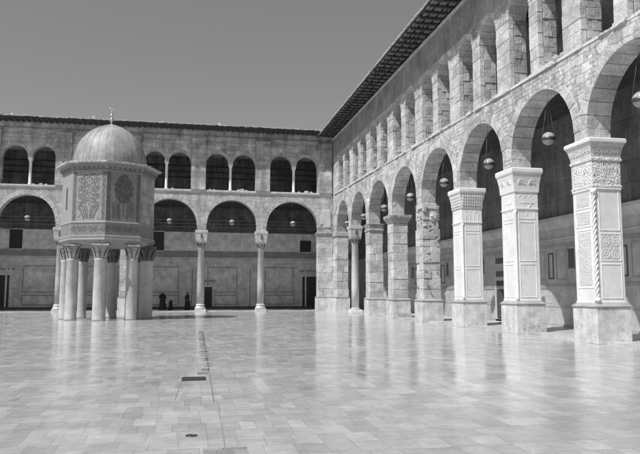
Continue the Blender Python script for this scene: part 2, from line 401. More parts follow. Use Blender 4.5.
# ------------------------------------------------------------------ setting
gm = MB(); gm.poly([(-300, -300, -.03), (300, -300, -.03), (300, 300, -.03), (-300, 300, -.03)], [(0, 1, 2, 3)])
struct(gm.build('ground', M['ground'], recalc=False))
gm = MB(); gm.poly([(-45, -30, 0), (30, -30, 0), (30, 75, 0), (-45, 75, 0)], [(0, 1, 2, 3)])
struct(gm.build('courtyard_paving', M['floor'], recalc=False))
gm = MB(); idn = lambda u, d, z: (u, d, z)
gm.hexa(idn, (12.98, 8, -.02), (17.2, 57.4, .07)); struct(gm.build('side_gallery_floor', M['floor_in']))
gm = MB(); gm.hexa(idn, (-24, 57.9, -.02), (17.2, 66, .05)); struct(gm.build('end_gallery_floor', M['floor_in']))
# strip of darker worn slabs and the drain fittings in it
gm = MB()
y = 13.3
while y < 29:
    l = random.uniform(.08, .35); w = random.uniform(.04, .12); cxx = random.uniform(.42, .48) + (y - 13) * .006 - .02 - .1 * (y < 14)
    gm.poly([(cxx - w, y, .004), (cxx + w, y, .004), (cxx + w, y + l, .004), (cxx - w, y + l, .004)], [(0, 1, 2, 3)]); y += l + random.uniform(.15, .9)
gm.poly([(.385, 9.95, .004), (.40, 9.95, .004), (.62, 29, .004), (.585, 29, .004)], [(0, 1, 2, 3)])
struct(gm.build('worn_path_strip', M['repair'], recalc=False))
gm = MB(); gm.poly([(.17, 6.35, .004), (.62, 6.35, .004), (.62, 7.0, .004), (.17, 7.0, .004)], [(0, 1, 2, 3)])
gm.poly([(.395, 7.03, .004), (.405, 7.03, .004), (.45, 9.9, .004), (.442, 9.9, .004)], [(0, 1, 2, 3)])
gm.poly([(-.18, 10.2, .004), (-.172, 10.2, .004), (-.09, 12.5, .004), (-.1, 12.5, .004)], [(0, 1, 2, 3)])
M['patch'] = floor_mat('patch_paving', .22, .32, rows=.16, length=.3, rough=.35, mort=.3)
struct(gm.build('patched_paving', M['patch'], recalc=False))
g = thing('drain_grate', (.12, 12.6, 0), 'dark rectangular iron drain grate set in the courtyard paving', 'drain')
b = MB(); bar_frame(b, lambda u, d, z: (u, z, d), -.1, .34, 12.38, 12.84, .03, .004, .014); b.build('frame', M['iron'], g)
b = MB()
for i in range(9): b.hexa(idn, (-.06 + i * .043, 12.41, .002), (-.04 + i * .043, 12.81, .011))
b.build('bars', M['iron'], g)
b = MB(); b.poly([(-.07, 12.41, .0035), (.31, 12.41, .0035), (.31, 12.81, .0035), (-.07, 12.81, .0035)], [(0, 1, 2, 3)]); b.build('pit', M['void'], g, recalc=False)
g = thing('drain_cover', (.06, 7.66, 0), 'small round dark floor drain hole near the bottom of the picture', 'drain')
b = MB(); b.lathe(.06, 7.66, [(.068, .002), (.068, .008), (.052, .008), (.052, .003)], 20, cap=False); b.build('rim', M['metal'], g)
b = MB(); b.lathe(.06, 7.66, [(.051, .001), (.051, .004)], 20); b.build('plug', M['iron'], g)

# ------------------------------------------------------------------ side arcade (right)
X0 = 12.75
PR = lambda u, d, z: (X0 + d, u, z)
zstr = lambda y: 9.83 + (y - 16) * .0175
wing = thing('arcade_building', (X0, 33, 0), 'long sunlit two storey stone arcade running along the right side of the courtyard', 'arcade')
PIER = [8.9, 14.05, 19.2, 24.35, 29.5, 34.9, 40.35, 45.85, 51.2]
ENDP = 56.55
allp = PIER + [ENDP]
bays = [(allp[i], allp[i + 1]) for i in range(len(allp) - 1)]
ops = []; SPR = 7.0
for i, (a, c) in enumerate(bays):
    ua, ub = a + .38, c - .38
    if i == len(bays) - 1: ub = c - .6
    if abs(a - 51.2) < .1: ua = a + .36
    crown = 9.08 + .011 * ((a + c) / 2 - 16)
    ops.append((ua, ub, SPR, crown - SPR))
w = MB()
strip_wall(w, PR, 8.4, 57.5, 6.62, zstr, [(a - .05, b + .05, z, r + .05) for a, b, z, r in ops], 0.0, .85, 20)
w.build('spandrel_wall', M['wall_r'], wing)
for i, (a, b_, z, r) in enumerate(ops):
    v = MB(); R = (b_ - a) / 2
    voussoirs(v, PR, (a + b_) / 2, z, R, r, .42, 15, -.015, .87, tv=.26, jit=.02, gap=.02)
    v.build('arch', M['vous'], wing, (X0, (a + b_) / 2, z), bev=.006)
# foot blocks over each pier
for y in PIER[1:]:
    if abs(y - 51.2) < .1: continue
    v = MB(); block_pier(v, PR, y - .385, y + .385, -.012, .865, 6.62, 7.02, .4, .01, .12, .4); v.build('arch_foot', M['vous'], wing, (X0, y, 6.6), bev=.01)
# ledge under the upper windows
st = MB(); y = 8.4
while y < 57.3:
    l = random.uniform(.35, 1.1); y2 = min(y + l, 57.42); e = random.uniform(-.03, .03)
    c = [(y, -.045 - e, zstr(y) - .12), (y2 - .01, -.045 - e, zstr(y2) - .12), (y2 - .01, .9, zstr(y2) - .12), (y, .9, zstr(y) - .12)]
    pts = [PR(*q) for q in c] + [PR(q[0], q[1] if q[1] > 0 else q[1] + .03, q[2] + .14 + e * 1.6) for q in c]
    st.poly(pts, [(3, 2, 1, 0), (4, 5, 6, 7), (0, 1, 5, 4), (1, 2, 6, 5), (2, 3, 7, 6), (3, 0, 4, 7)]); y = y2
for q in range(70):
    y = random.uniform(13, 57); z = zstr(y); s_ = random.uniform(.03, .08)
    st.hexa(PR, (y - s_ * 2, -.06, z - .1), (y + s_ * 2, .0, z - .1 + s_), 1, .03)
st.build('ledge', M['string'], wing, bev=.008)
# upper storey: paired arched windows
WIN = [(54.42, .86), (52.08, .86), (49.35, .84), (46.9, .86), (44.1, .84), (41.6, .8), (38.75, .84), (36.2, .86), (33.35, .8), (31.0, .8),
       (28.2, .78), (25.85, .8), (23.1, .8), (20.85, .8), (18.1, .85), (15.75, .85), (13.0, .85), (10.6, .85)]
wops = [(c - h, c + h, 12.86, .84) for c, h in WIN]
u = MB(); strip_wall(u, PR, 8.4, 57.5, 12.84, 13.95, [(a - .03, b_ + .03, z, r + .03) for a, b_, z, r in wops], 0.0, .8, 12)
u.build('window_head_wall', M['wall_r'], wing)
u = MB(); u.hexa(PR, (8.4, -.02, 13.93), (57.5, .8, 15.62)); u.build('frieze_wall', M['smooth'], wing)
for a, b_, z, r in sorted(wops):
    v = MB(); voussoirs(v, PR, (a + b_) / 2, z, (b_ - a) / 2, r, .26, 9, -.008, .82, tv=.12, jit=.008); v.build('window_arch', M['vous'], wing, (X0, (a + b_) / 2, z), bev=.006)
edges = sorted(wops)
ups = [(8.4, edges[0][0])] + [(edges[i][1], edges[i + 1][0]) for i in range(len(edges) - 1)] + [(edges[-1][1], 57.5)]
for a, c in ups:
    v = MB(); zb_ = zstr((a + c) / 2); block_pier(v, PR, a, c, .0, .24, zb_, 12.86, .46, .012, .12, .25)
    c0 = max(a, a + .0); w_ = min(.34, (c - a) * .45)
    z = zb_
    while z < 12.84:      # rough infill stones on both reveals; darker tone also paints in their shade
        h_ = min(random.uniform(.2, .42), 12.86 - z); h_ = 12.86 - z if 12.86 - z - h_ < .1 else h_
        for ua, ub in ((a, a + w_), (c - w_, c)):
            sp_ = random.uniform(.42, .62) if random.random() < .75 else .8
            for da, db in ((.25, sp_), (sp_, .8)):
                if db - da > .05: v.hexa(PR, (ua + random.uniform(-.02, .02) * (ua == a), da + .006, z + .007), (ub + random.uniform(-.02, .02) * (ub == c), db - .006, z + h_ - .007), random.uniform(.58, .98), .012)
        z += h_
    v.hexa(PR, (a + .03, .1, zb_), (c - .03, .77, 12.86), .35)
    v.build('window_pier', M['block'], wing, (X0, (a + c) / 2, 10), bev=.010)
# piers of the lower arcade
def stone_pier(y, kind):
    u0, u1, d0, d1 = y - .56, y + .56, -.02, 1.0
    sh = MB()
    if kind == 'marble':
        sh.hexa(PR, (u0, d0, 1.26), (u1, d1, 5.0))
        shaft = sh.build('pier', M['marble'], wing, (X0, y, 0), bev=.012)
    else:
        block_pier(sh, PR, u0 + .0, u1 - .0, d0, d1, 1.24, 6.06 if kind == 'cap' else 6.3, .62 if kind == 'cap' else .5, .02 if kind == 'cap' else .035, .16, .55 if kind == 'cap' else .9)
        shaft = sh.build('pier', M['block'], wing, (X0, y, 0), bev=.016)
    pl = MB()
    flare(pl, PR, u0, u1, d0, d1, [(.10, 0), (.10, 1.14)]); pb = pl.build('plinth', M['plinth'], shaft, bev=.01)
    ml = MB(); flare(ml, PR, u0, u1, d0, d1, [(.125, 1.14), (.135, 1.17), (.12, 1.2), (.03, 1.27)]); ml.build('plinth_moulding', M['inlay_mid'], shaft, bev=.004)
    return shaft
def face_maps(y):
    """court face and camera-side face of a pier: (u in 0..1.12, outset, z)"""
    court = lambda s, o, z: (X0 - .02 - o, y + .56 - s * 1.0, z)
    near = lambda s, o, z: (X0 - .02 + s * (1.02 / 1.12), y - .56 - o, z)
    return court, near
def ring2d(mb, F, cs, cz, r, w, o=.018, n=16, a0=0, a1=2 * pi):
    for k in range(n):
        a, b_ = a0 + (a1 - a0) * k / n, a0 + (a1 - a0) * (k + 1) / n
        q = [(cs + (r + t) * cos(x), cz + (r + t) * sin(x)) for x, t in ((a, -w / 2), (b_, -w / 2), (b_, w / 2), (a, w / 2))]
        mb.poly([F(s_, o, z) for s_, z in q] + [F(s_, -.01, z) for s_, z in q], [(0, 1, 2, 3), (0, 4, 5, 1), (1, 5, 6, 2), (2, 6, 7, 3), (3, 7, 4, 0)])
def marble_pier(y, style):
    shaft = stone_pier(y, 'marble')
    u0, u1, d0, d1 = y - .56, y + .56, -.02, 1.0
    court, near = face_maps(y)
    fr = MB()
    for F in (court, near):
        o0, o1 = -.01, .013
        if style == 0:
            sets = [(.12, .98, 4.35, 4.93), (.12, .98, 3.75, 4.27), (.12, .98, 1.75, 3.67)] if F is court else [(.2, 1.02, 3.6, 4.93), (.2, 1.02, 2.62, 3.52), (.2, 1.02, 1.42, 2.54)]
        else: sets = [(.16, .96, 2.86, 4.45), (.16, .96, 1.42, 2.76)] + [(.16, .96, 4.55, 4.9)]
        for a, b_, z0, z1 in sets: bar_frame(fr, lambda s_, o, z: F(s_, o, z), a, b_, z0, z1, .038, o0, o1)
        fr.hexa(lambda s_, o, z: F(s_, o, z), (.0, o0, 4.94), (1.12, .035, 5.0))
        fr.hexa(lambda s_, o, z: F(s_, o, z), (.0, o0, 1.27), (1.12, .03, 1.33))
    fr.build('frame_moulding', M['marble'], shaft, bev=.006)
    # colonnettes at the court-side corner
    co = MB(); cx, cy = X0 + .01, y - .56 + .02
    if style == 0:
        for k in range(3):
            pts = []
            for i in range(73):
                z = 1.45 + i * 3.35 / 72; a = i * .52 + k * 2 * pi / 3
                pts.append((cx + .036 * cos(a), cy + .036 * sin(a), z))
            co.tube(pts, .034, 6)
        co.lathe(cx, cy, [(.1, 1.33), (.1, 1.40), (.075, 1.46)], 12); co.lathe(cx, cy, [(.07, 4.78), (.1, 4.86), (.1, 4.94)], 12)
    else:
        co.lathe(cx, cy, [(.075, 1.33), (.05, 1.42), (.05, 4.8), (.08, 4.92)], 12)
    co.build('corner_colonnette', M['marble'], shaft)
    # carved reliefs
    rl = MB()
    if style == 0:
        for cs in (.41, .81):
            for cz in (2.87, 3.27):
                ring2d(rl, near, cs, cz, .15, .028, o=.012); ring2d(rl, near, cs, cz, .06, .03, o=.012)
        cpn = MB()
        for z0, z1 in ((1.85, 3.58), (3.83, 4.2), (4.43, 4.86)): cpn.hexa(court, (.2, -.01, z0), (.9, .008, z1))
        cpn.hexa(near, (.27, -.01, 2.68), (.95, .006, 3.46)); cpn.build('arabesque_panel', M['marble_fine'], shaft)
    else:
        for F in (court, near):
            for cs in (.3, .56, .82): 
                ring2d(rl, F, cs, 5.42, .10, .025, a0=0, a1=pi, n=10, o=.01)
            if style == 1:
                rl.hexa(F, (.25, -.01, 5.2), (.9, .014, 5.24)); ring2d(rl, F, .56, 5.2, .2, .03, a0=pi, a1=2 * pi, n=12)
                rl.hexa(F, (.54, -.01, 4.7), (.58, .014, 5.0))
            else:
                for cs in (.22, .44, .68, .9): rl.hexa(F, (cs - .02, -.01, 4.98), (cs + .015, .015, 5.35))
    rl.build('carved_relief', M['marble'], shaft, bev=0)
    if style == 0:
        c1 = MB(); flare(c1, PR, u0, u1, d0, d1, [(.0, 5.0), (.035, 5.02), (.035, 5.08), (.01, 5.1), (.015, 5.88), (.05, 5.9), (.05, 5.97), (.03, 5.99)])
        c1.build('carved_band', M['marble_carved'], shaft, bev=.005)
        c2 = MB(); flare(c2, PR, u0, u1, d0, d1, [(.02, 5.99), (.035, 6.12), (.09, 6.35), (.15, 6.48)]); cp = c2.build('capital', M['marble_fine'], shaft, bev=.004)
        b = MB(); flare(b, PR, u0, u1, d0, d1, [(.165, 6.48), (.17, 6.5), (.17, 6.6), (.14, 6.63)]); b.build('abacus', M['marble'], shaft, bev=.01)
        b = MB()   # undercut leaf scrolls on the carved band
        for F in (court, near):
            for r_ in range(2):
                for c_ in range(4):
                    s_ = .15 + c_ * .275 + random.uniform(-.02, .02); z = 5.3 + r_ * .36 + random.uniform(-.02, .02); a_ = random.uniform(0, 6)
                    ring2d(b, F, s_, z, .10, .025, o=.02, n=12, a0=a_, a1=a_ + 4.2); ring2d(b, F, s_, z, .035, .03, o=.028, n=7)
                    for q in range(4):
                        t = random.uniform(0, 6.3); ring2d(b, F, s_ + .12 * cos(t), z + .13 * sin(t), .022, .03, o=.022, n=5)
        b.build('scroll_carving', M['marble'], shaft)
        b = MB()
        for F in (court, near):
            for c_ in range(7): ring2d(b, lambda s_, o, z, F=F: F(s_, o + .02 + max(0, z - 6.02) * .27, z), .08 + c_ * .16, 6.2, .045, .02, o=.008, n=10, a0=c_, a1=c_ + 4.8)
        b.build('leaf_carving', M['marble'], shaft)
    else:
        c1 = MB(); flare(c1, PR, u0, u1, d0, d1, [(.0, 5.0), (.0, 5.62)]); c1.build('carved_band', M['marble'], shaft, bev=.005)
        c2 = MB(); flare(c2, PR, u0, u1, d0, d1, [(.005, 5.62), (.04, 5.66), (.04, 5.72), (.06, 6.0), (.13, 6.38)]); c2.build('capital', M['marble_fine'] if style == 2 else M['marble'], shaft, bev=.004)
        b = MB(); flare(b, PR, u0, u1, d0, d1, [(.15, 6.38), (.17, 6.45), (.17, 6.58), (.15, 6.62)]); b.build('abacus', M['marble'], shaft, bev=.01)
        b = MB()
        for F in (court, near):
            G = lambda s_, o, z, F=F: F(s_, o + .03 + max(0, z - 5.7) * .14, z)
            if style == 1:
                for cs in (.3, .82): ring2d(b, G, cs, 5.98, .15, .03, a0=0, a1=pi, n=12, o=.02); ring2d(b, G, cs, 5.98, .08, .03, a0=0, a1=pi, n=12, o=.018)
            else:
                for r_ in range(4):
                    b.hexa(G, (0, -.01, 5.78 + r_ * .14), (1.12, .03, 5.80 + r_ * .14))
                for c_ in range(9): b.hexa(G, (.03 + c_ * .13, -.01, 5.76), (.055 + c_ * .13, .031, 6.26))
        b.build('niche_ornament', M['marble'], shaft)
marble_pier(19.2, 0); marble_pier(24.35, 1); marble_pier(29.5, 2)
marble_pier(14.05, 1)
for y, k in ((34.9, 'broken'), (40.35, 'cap'), (45.85, 'cap')):
    sh = stone_pier(y, k)
    u0, u1, d0, d1 = y - .56, y + .56, -.02, 1.0
    b = MB()
    if k == 'cap':
        if y < 41: flare(b, PR, u0, u1, d0, d1, [(.0, 6.06), (.02, 6.1), (.2, 6.42), (.22, 6.6)])
        else: flare(b, PR, u0, u1, d0, d1, [(.05, 6.06), (.07, 6.2), (.0, 6.24), (.08, 6.5), (.12, 6.6)])
        b.build('capital', M['capstone'], sh, bev=.02)
    else:
        block_pier(b, PR, u0 - .02, u1 - .1, d0 - .05, d1 - .15, 6.3, 6.62, .3, .05, .15, 1)
        for q in range(9):
            yy, dd = random.uniform(u0, u1), random.uniform(-.1, .0); z = random.uniform(5.8, 6.4); s_ = random.uniform(.06, .16)
            b.hexa(PR, (yy - s_, dd, z - s_), (yy + s_, .2, z + s_), random.uniform(.8, 1.1), .05)
        for q in range(7):
            d_ = random.uniform(.1, .9); z = random.uniform(5.7, 6.4); s_ = random.uniform(.06, .15)
            b.hexa(PR, (u0 - random.uniform(.01, .07), d_ - s_, z - s_), (u0 + .2, d_ + s_, z + s_), random.uniform(.8, 1.1), .05)
        b.build('capital', M['block'], sh, bev=.025)
for q in range(26):
    y = 34.9; z = random.uniform(1.6, 5.9); s_ = random.uniform(.03, .09)
    b = MB() if q == 0 else b
    if random.random() < .6: d_ = random.uniform(.05, .9); b.hexa(PR, (y - .56 - .045, d_ - s_, z - s_ * .7), (y - .5, d_ + s_, z + s_ * .7), random.uniform(.5, 1.1), .03)
    else: u_ = y + random.uniform(-.5, .5); b.hexa(PR, (u_ - s_, -.065, z - s_ * .7), (u_ + s_, .05, z + s_ * .7), random.uniform(.5, 1.1), .03)
b.build('rough_patches', M['block'], sh if False else wing, bev=.012)
# end pier by the corner
def end_pier():
    b = MB(); block_pier(b, PR, 55.95, 57.5, -.02, 1.05, 1.22, 6.6, .62, .02, .12, .7); sh = b.build('pier', M['block'], wing, (X0, 56.6, 0), bev=.016)
    b = MB(); b.hexa(PR, (55.87, -.1, 0), (57.4, 1.15, 1.16)); b.build('plinth', M['plinth'], sh, bev=.01)
    b = MB(); b.hexa(PR, (55.85, -.12, 1.16), (57.4, 1.17, 1.22)); b.build('plinth_moulding', M['inlay_mid'], sh, bev=.01)
    b = MB(); b.hexa(PR, (55.9, -.1, 6.6), (57.4, 1.1, 7.0)); b.build('capital', M['capstone'], sh, bev=.03)
end_pier()
for y_, n_ in ((24.35, 'plinth'), (40.35, 'plinth')):
    b = MB(); block_pier(b, PR, y_ - .74, y_ - .655, .28, 1.13, 0, .36, .3, .03, .2, 1); b.build('broken_plinth_edge', M['block'], wing, (X0, y_ - .7, 0), bev=.02)

# leafy capital helper
def leafy(mb, cx, cy, z0, z1, r, out, n=8, tone=1.0):
    for row, (zb, zt, k) in enumerate(((z0, z0 + (z1 - z0) * .55, n + 2), (z0 + (z1 - z0) * .3, z1 - .03, n))):
        for i in range(k):
            a = 2 * pi * (i + .5 * row) / k; wd = r * .27; L = []
            for t, (dr, wdt) in enumerate(((.0, 1), (.03, 1.1), (.08, .95), (out * .8, .6), (out * .8 + .03, .2))):
                z = zb + (zt - zb) * (t / 3.6 if t < 4 else .92); rr = r + dr * (.8 + .4 * row)
                tx, ty = -sin(a), cos(a)
                for sg in (-1, 1): L.append((cx + rr * cos(a) + tx * wd * wdt * sg, cy + rr * sin(a) + ty * wd * wdt * sg, z))
            mb.poly(L, [(j, j + 1, j + 3, j + 2) for j in range(0, 8, 2)], random.uniform(.85, 1.15))
            b2 = [(x - .02 * cos(a), y - .02 * sin(a), z) for x, y, z in L]
            mb.poly(b2, [(j, j + 2, j + 3, j + 1) for j in range(0, 8, 2)])
def column(parent, cx, cy, r, zb, zs, zc, mshaft, mcap, impost=None, base=True, name='column', basez=.0, pl=.0):
    s_ = MB(); prof = [(r * 1.0, zb), (r * 1.01, zb + (zs - zb) * .35), (r * .88, zs - .07), (r * .95, zs - .05), (r * .95, zs)]
    s_.lathe(cx, cy, prof, 28); o = s_.build(name, mshaft, parent, (cx, cy, 0))
    if base:
        b = MB(); h = zb - basez
        b.hexa(idn, (cx - r * 1.5, cy - r * 1.5, basez), (cx + r * 1.5, cy + r * 1.5, basez + h * .38))
        b.lathe(cx, cy, [(r * 1.45, basez + h * .38), (r * 1.5, basez + h * .48), (r * 1.4, basez + h * .6), (r * 1.15, basez + h * .68), (r * 1.15, basez + h * .78), (r * 1.28, basez + h * .85), (r * 1.25, basez + h * .93), (r * 1.03, zb + .01)], 28)
        b.build('base', M['colw'], o)
    c = MB(); c.lathe(cx, cy, [(r * .9, zs), (r * .92, zs + (zc - zs) * .5), (r * 1.25, zc - .1), (r * 1.3, zc - .08)], 20)
    leafy(c, cx, cy, zs, zc - .05, r * .95, r * .62)
    c.hexa(idn, (cx - r * 1.42, cy - r * 1.42, zc - .09), (cx + r * 1.42, cy + r * 1.42, zc))
    c.build('capital', mcap, o, recalc=True)
    if impost:
        zi, e = impost; b = MB(); P_ = lambda u, d, z: (cx + u, cy + d, z)
        flare(b, P_, -r * 1.35, r * 1.35, -r * 1.35, r * 1.35, [(0, zc), (.03, zc + .06), (e * .7, zi - .3), (e, zi - .22), (e, zi)])
        im = b.build('impost', M['string'], o, bev=.01)
        b = MB(); b.hexa(P_, (-.07, -r * 1.35 - e - .003, zc + .28), (.07, 0, zi - .35)); b.build('slot', M['inlay'], im)
    return o
o = column(wing, X0 + .42, 51.2, .3, .42, 5.55, 6.05, M['colw'], M['leaf'], (7.0, .14))
b = MB(); b.hexa(idn, (X0 - .05, 50.72, 0), (X0 + .9, 51.68, .28)); b.build('plinth', M['marble'], o, bev=.02)

# eaves of the side arcade
ev = MB(); ev.poly([(X0 - 1.42, 8, 15.86), (X0 + .8, 8, 15.84), (X0 + .8, 57.4, 15.84), (X0 - 1.42, 57.4, 15.86), (X0 - 1.42, 8, 15.92), (X0 + .8, 8, 16.3), (X0 + .8, 57.4, 16.3), (X0 - 1.42, 57.4, 15.92)],
    [(0, 1, 2, 3), (4, 5, 6, 7), (0, 1, 5, 4), (1, 2, 6, 5), (2, 3, 7, 6), (3, 0, 4, 7)])
eav = ev.build('eaves', M['timber'], wing)
rf = MB(); y = 8.2
while y < 57.2:
    rf.hexa(PR, (y, -1.36, 15.70), (y + .12, .0, 15.86)); y += .7
rf.build('rafters', M['timber'], eav, bev=0)
bt = MB()
y = 8.35
while y < 57.0:
    for d_ in (-1.33, -1.22, -1.11, -.86, -.75, -.64, -.38, -.27, -.16):
        if random.random() < .9: bt.hexa(PR, (y + random.uniform(0, .06), d_, 15.79), (y + .5, d_ + .05, 15.858), random.uniform(.6, 1.2))
    y += .7
bt.build('battens', M['batten'], eav, bev=0)
mo = MB(); y = 8.4
while y < 57.3:
    l = random.uniform(.35, .7); mo.hexa(PR, (y, -.13 - random.uniform(0, .03), 15.52), (min(y + l - .03, 57.4), .0, 15.63 + random.uniform(0, .015)), 1); y += l
mo.build('wall_head_moulding', M['string'], wing, bev=.01)
tl = MB(); y = 8.1
while y < 57.0:
    z = random.uniform(-.015, .02); tl.hexa(PR, (y, -1.5 + random.uniform(-.03, .03), 15.9 + z), (y + .22, -1.0, 15.97 + z), random.uniform(.7, 1.2), .01); y += .25
tl.build('roof_tile_edge', M['tile'], wing, bev=0)
b = MB(); b.poly([(X0 - 1.45, 8, 15.95), (X0 + 3, 8, 16.9), (X0 + 3, 62, 16.9), (X0 - 1.45, 56, 15.95), ], [(0, 1, 2, 3)])
b.poly([(X0 + 3, 8, 16.9), (X0 + 6, 8, 16.2), (X0 + 6, 64, 16.2), (X0 + 3, 62, 16.9)], [(0, 1, 2, 3)]); b.build('roof', M['tile'], wing, recalc=False)

# inner side gallery wall and its marble dressing
XI = 16.9
PI_ = lambda u, d, z: (XI - d, u, z)
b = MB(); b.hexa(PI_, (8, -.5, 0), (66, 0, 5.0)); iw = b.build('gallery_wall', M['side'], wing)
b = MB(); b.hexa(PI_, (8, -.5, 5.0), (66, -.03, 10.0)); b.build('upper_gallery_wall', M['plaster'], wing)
b = MB(); b.hexa(PI_, (8, -.5, 10.0), (66, -.03, 16.1)); b.build('upper_storey_wall', M['uplast'], wing)
b = MB(); b.hexa(idn, (X0 + .85, 8, 9.75), (XI, 57.5, 9.95)); b.build('gallery_ceiling', M['timber'], wing)
b = MB(); b.hexa(idn, (X0 + .8, 8, 15.6), (XI, 57.5, 15.8)); b.build('upper_ceiling', M['timber'], wing)
b = MB(); b.hexa(idn, (X0 - .0, 8.0, 0), (17.4, 8.35, 16)); b.build('end_wall', M['wall_r'], wing)
b = MB()
b.poly([PI_(8, 0, 4.62), PI_(8, .22, 4.98), PI_(8, .22, 5.13), PI_(8, -.1, 5.13), PI_(60, 0, 4.62), PI_(60, .22, 4.98), PI_(60, .22, 5.13), PI_(60, -.1, 5.13)], [(0, 1, 2, 3), (7, 6, 5, 4), (0, 4, 5, 1), (1, 5, 6, 2), (2, 6, 7, 3), (3, 7, 4, 0)])
b.hexa(PI_, (8, .0, 4.05), (60, .06, 4.16)); b.build('gallery_cornice', M['side2'], iw, bev=.0)
b = MB(); b.hexa(PI_, (8, 0, 3.74), (60, .03, 3.88)); b.build('frieze_band', M['inlay_mid'], iw)
b = MB(); b.hexa(PI_, (8, 0, 1.9), (60, .05, 2.0)); b.hexa(PI_, (8, 0, .0), (60, .06, .16)); b.hexa(PI_, (8, 0, .95), (60, .012, .98)); b.build('dado_band', M['inlay_mid'], iw)
b = MB(); b.hexa(PI_, (8, 0, 1.82), (60, .035, 1.9)); b.build('dado_ledge', M['side'], iw, bev=.01)
def one(P_, a, b_, nm, m, par):
    q = MB(); q.hexa(P_, a, b_); return q.build(nm, m, par)
def onef(P_, a, b_, z0, z1, w_, d0, d1, m, par):
    q = MB(); bar_frame(q, P_, a, b_, z0, z1, w_, d0, d1); return q.build('inlay_frame', m, par)
base_y = 17.35
for k in range(-1, 9):
    y = base_y + 5.33 * k
    for q, (a, c, kind) in enumerate(((.0, .45, 'f'), (.75, 1.75, 'p'), (2.05, 2.5, 'g'), (2.75, 3.4, 'F'), (3.6, 4.1, 'g2'), (4.3, 5.1, 'p'))):
        ya, yb = y + a, y + c
        if 32.7 < yb and ya < 34.3: continue
        if ya < 8.5 or yb > 57: continue
        if kind in ('f', 'F'): onef(PI_, ya, yb, 2.25, 3.5, .07, 0, .02, M['inlay'], iw); one(PI_, (ya + .12, 0, 2.37), (yb - .12, .012, 3.38), 'wall_panel', M['side2'], iw)
        elif kind == 'p': onef(PI_, ya, yb, 2.2, 3.6, .035, 0, .015, M['inlay_mid'], iw); one(PI_, (ya + .14, 0, 2.34), (yb - .14, .012, 3.46), 'wall_panel', M['side2'], iw)
        else: one(PI_, (ya + .03, 0, 2.72), (yb - .03, .02, 3.6), 'grille', M['inlay'], iw); onef(PI_, ya - .06, yb + .06, 2.62, 3.7, .045, 0, .028, M['side2'], iw)
    for a in (.6, 1.9, 2.62, 4.2): one(PI_, (y + a, 0, 2.0), (y + a + .06, .03, 3.74), 'panel_strip', M['side2'], iw)
    for a, c in ((.2, 2.2), (2.6, 4.9)): one(PI_, (y + a, 0, 1.12), (y + c, .01, 1.7), 'dado_panel', M['side2'], iw)
b = MB(); b.hexa(PI_, (32.98, 0, .1), (33.85, .03, 2.3)); d = b.build('door', M['door'], wing)
b = MB(); bar_frame(b, PI_, 32.8, 34.03, .0, 2.45, .17, 0, .06); b.build('frame', M['side2'], d)
for z0, z1 in ((2.5, 2.82), (3.22, 3.55)):
    b = MB(); b.hexa(PI_, (32.98, 0, z0), (34.0, .02, z1)); ww = b.build('window', M['inlay'], wing)
    b = MB(); bar_frame(b, PI_, 32.92, 34.06, z0 - .06, z1 + .06, .06, 0, .035); b.build('frame', M['side2'], ww)

# ------------------------------------------------------------------ end arcade (back)
Y0 = 57.5
PB = lambda u, d, z: (u, Y0 + d, z)
wing2 = thing('arcade_building', (-4, Y0, 0), 'shaded two storey arcade with marble columns closing the far end of the courtyard', 'arcade')
C2 = [6.23, .98, -10.7, -16.1]
lo = [(6.68, 11.35), (1.42, 5.78), (-4.05, .54), (-10.27, -5.85), (-15.66, -11.13), (-21.2, -16.55)]
bo = []
for a, c in lo: R = (c - a) / 2; bo.append((a, c, 9.8 - R if 9.8 - R > 7.07 else 7.07, R if 9.8 - R > 7.07 else 2.73))
w = MB(); strip_wall(w, PB, -24, 12.73, 7.07, 10.5, [(a - .04, c + .04, z, r + .04) for a, c, z, r in bo], 0, .75, 24); w.build('spandrel_wall', M['wall_b'], wing2)
for a, c, z, r in bo:
    v = MB(); voussoirs(v, PB, (a + c) / 2, z, (c - a) / 2, r, .34, 19, -.02, .77, tv=.06, jit=.008, gap=.010); v.build('arch', M['vous'], wing2, ((a + c) / 2, Y0, z), bev=.006)
b = MB(); b.hexa(PB, (-24, -.1, 10.46), (12.6, .1, 10.64)); b.hexa(PB, (-24, -.04, 10.33), (12.65, .05, 10.46)); b.build('ledge', M['string'], wing2, bev=.015)
pairs = [((6.99, 8.93), (9.34, 11.28)), ((1.28, 3.22), (3.63, 5.61)), ((-4.0, -2.3), (-1.98, -.06)), ((-9.95, -8.1), (-7.75, -5.9)), ((-15.5, -13.5), (-13.13, -11.31)), ((-21.2, -19.3), (-18.9, -17))]
uo = []
for (a, c), (d_, e) in pairs:
    uo += [(a, c, 13.98 - (c - a) / 2, (c - a) / 2), (c, d_, 13.98 - (c - a) / 2 - .0, None), (d_, e, 13.98 - (e - d_) / 2, (e - d_) / 2)]
u = MB(); strip_wall(u, PB, -24, 12.73, 10.6, 16.1, [(a - (.03 if r else -.03), c + (.03 if r else -.03), z, (r + .03) if r else None) for a, c, z, r in uo], .02, .6, 14); u.build('upper_wall', M['wall_u'], wing2)
for a, c, z, r in uo:
    if r: v = MB(); voussoirs(v, PB, (a + c) / 2, z, (c - a) / 2, r, .2, 13, .0, .62, tv=.1, jit=.006); v.build('window_arch', M['vous'], wing2, ((a + c) / 2, Y0, z), bev=.004)
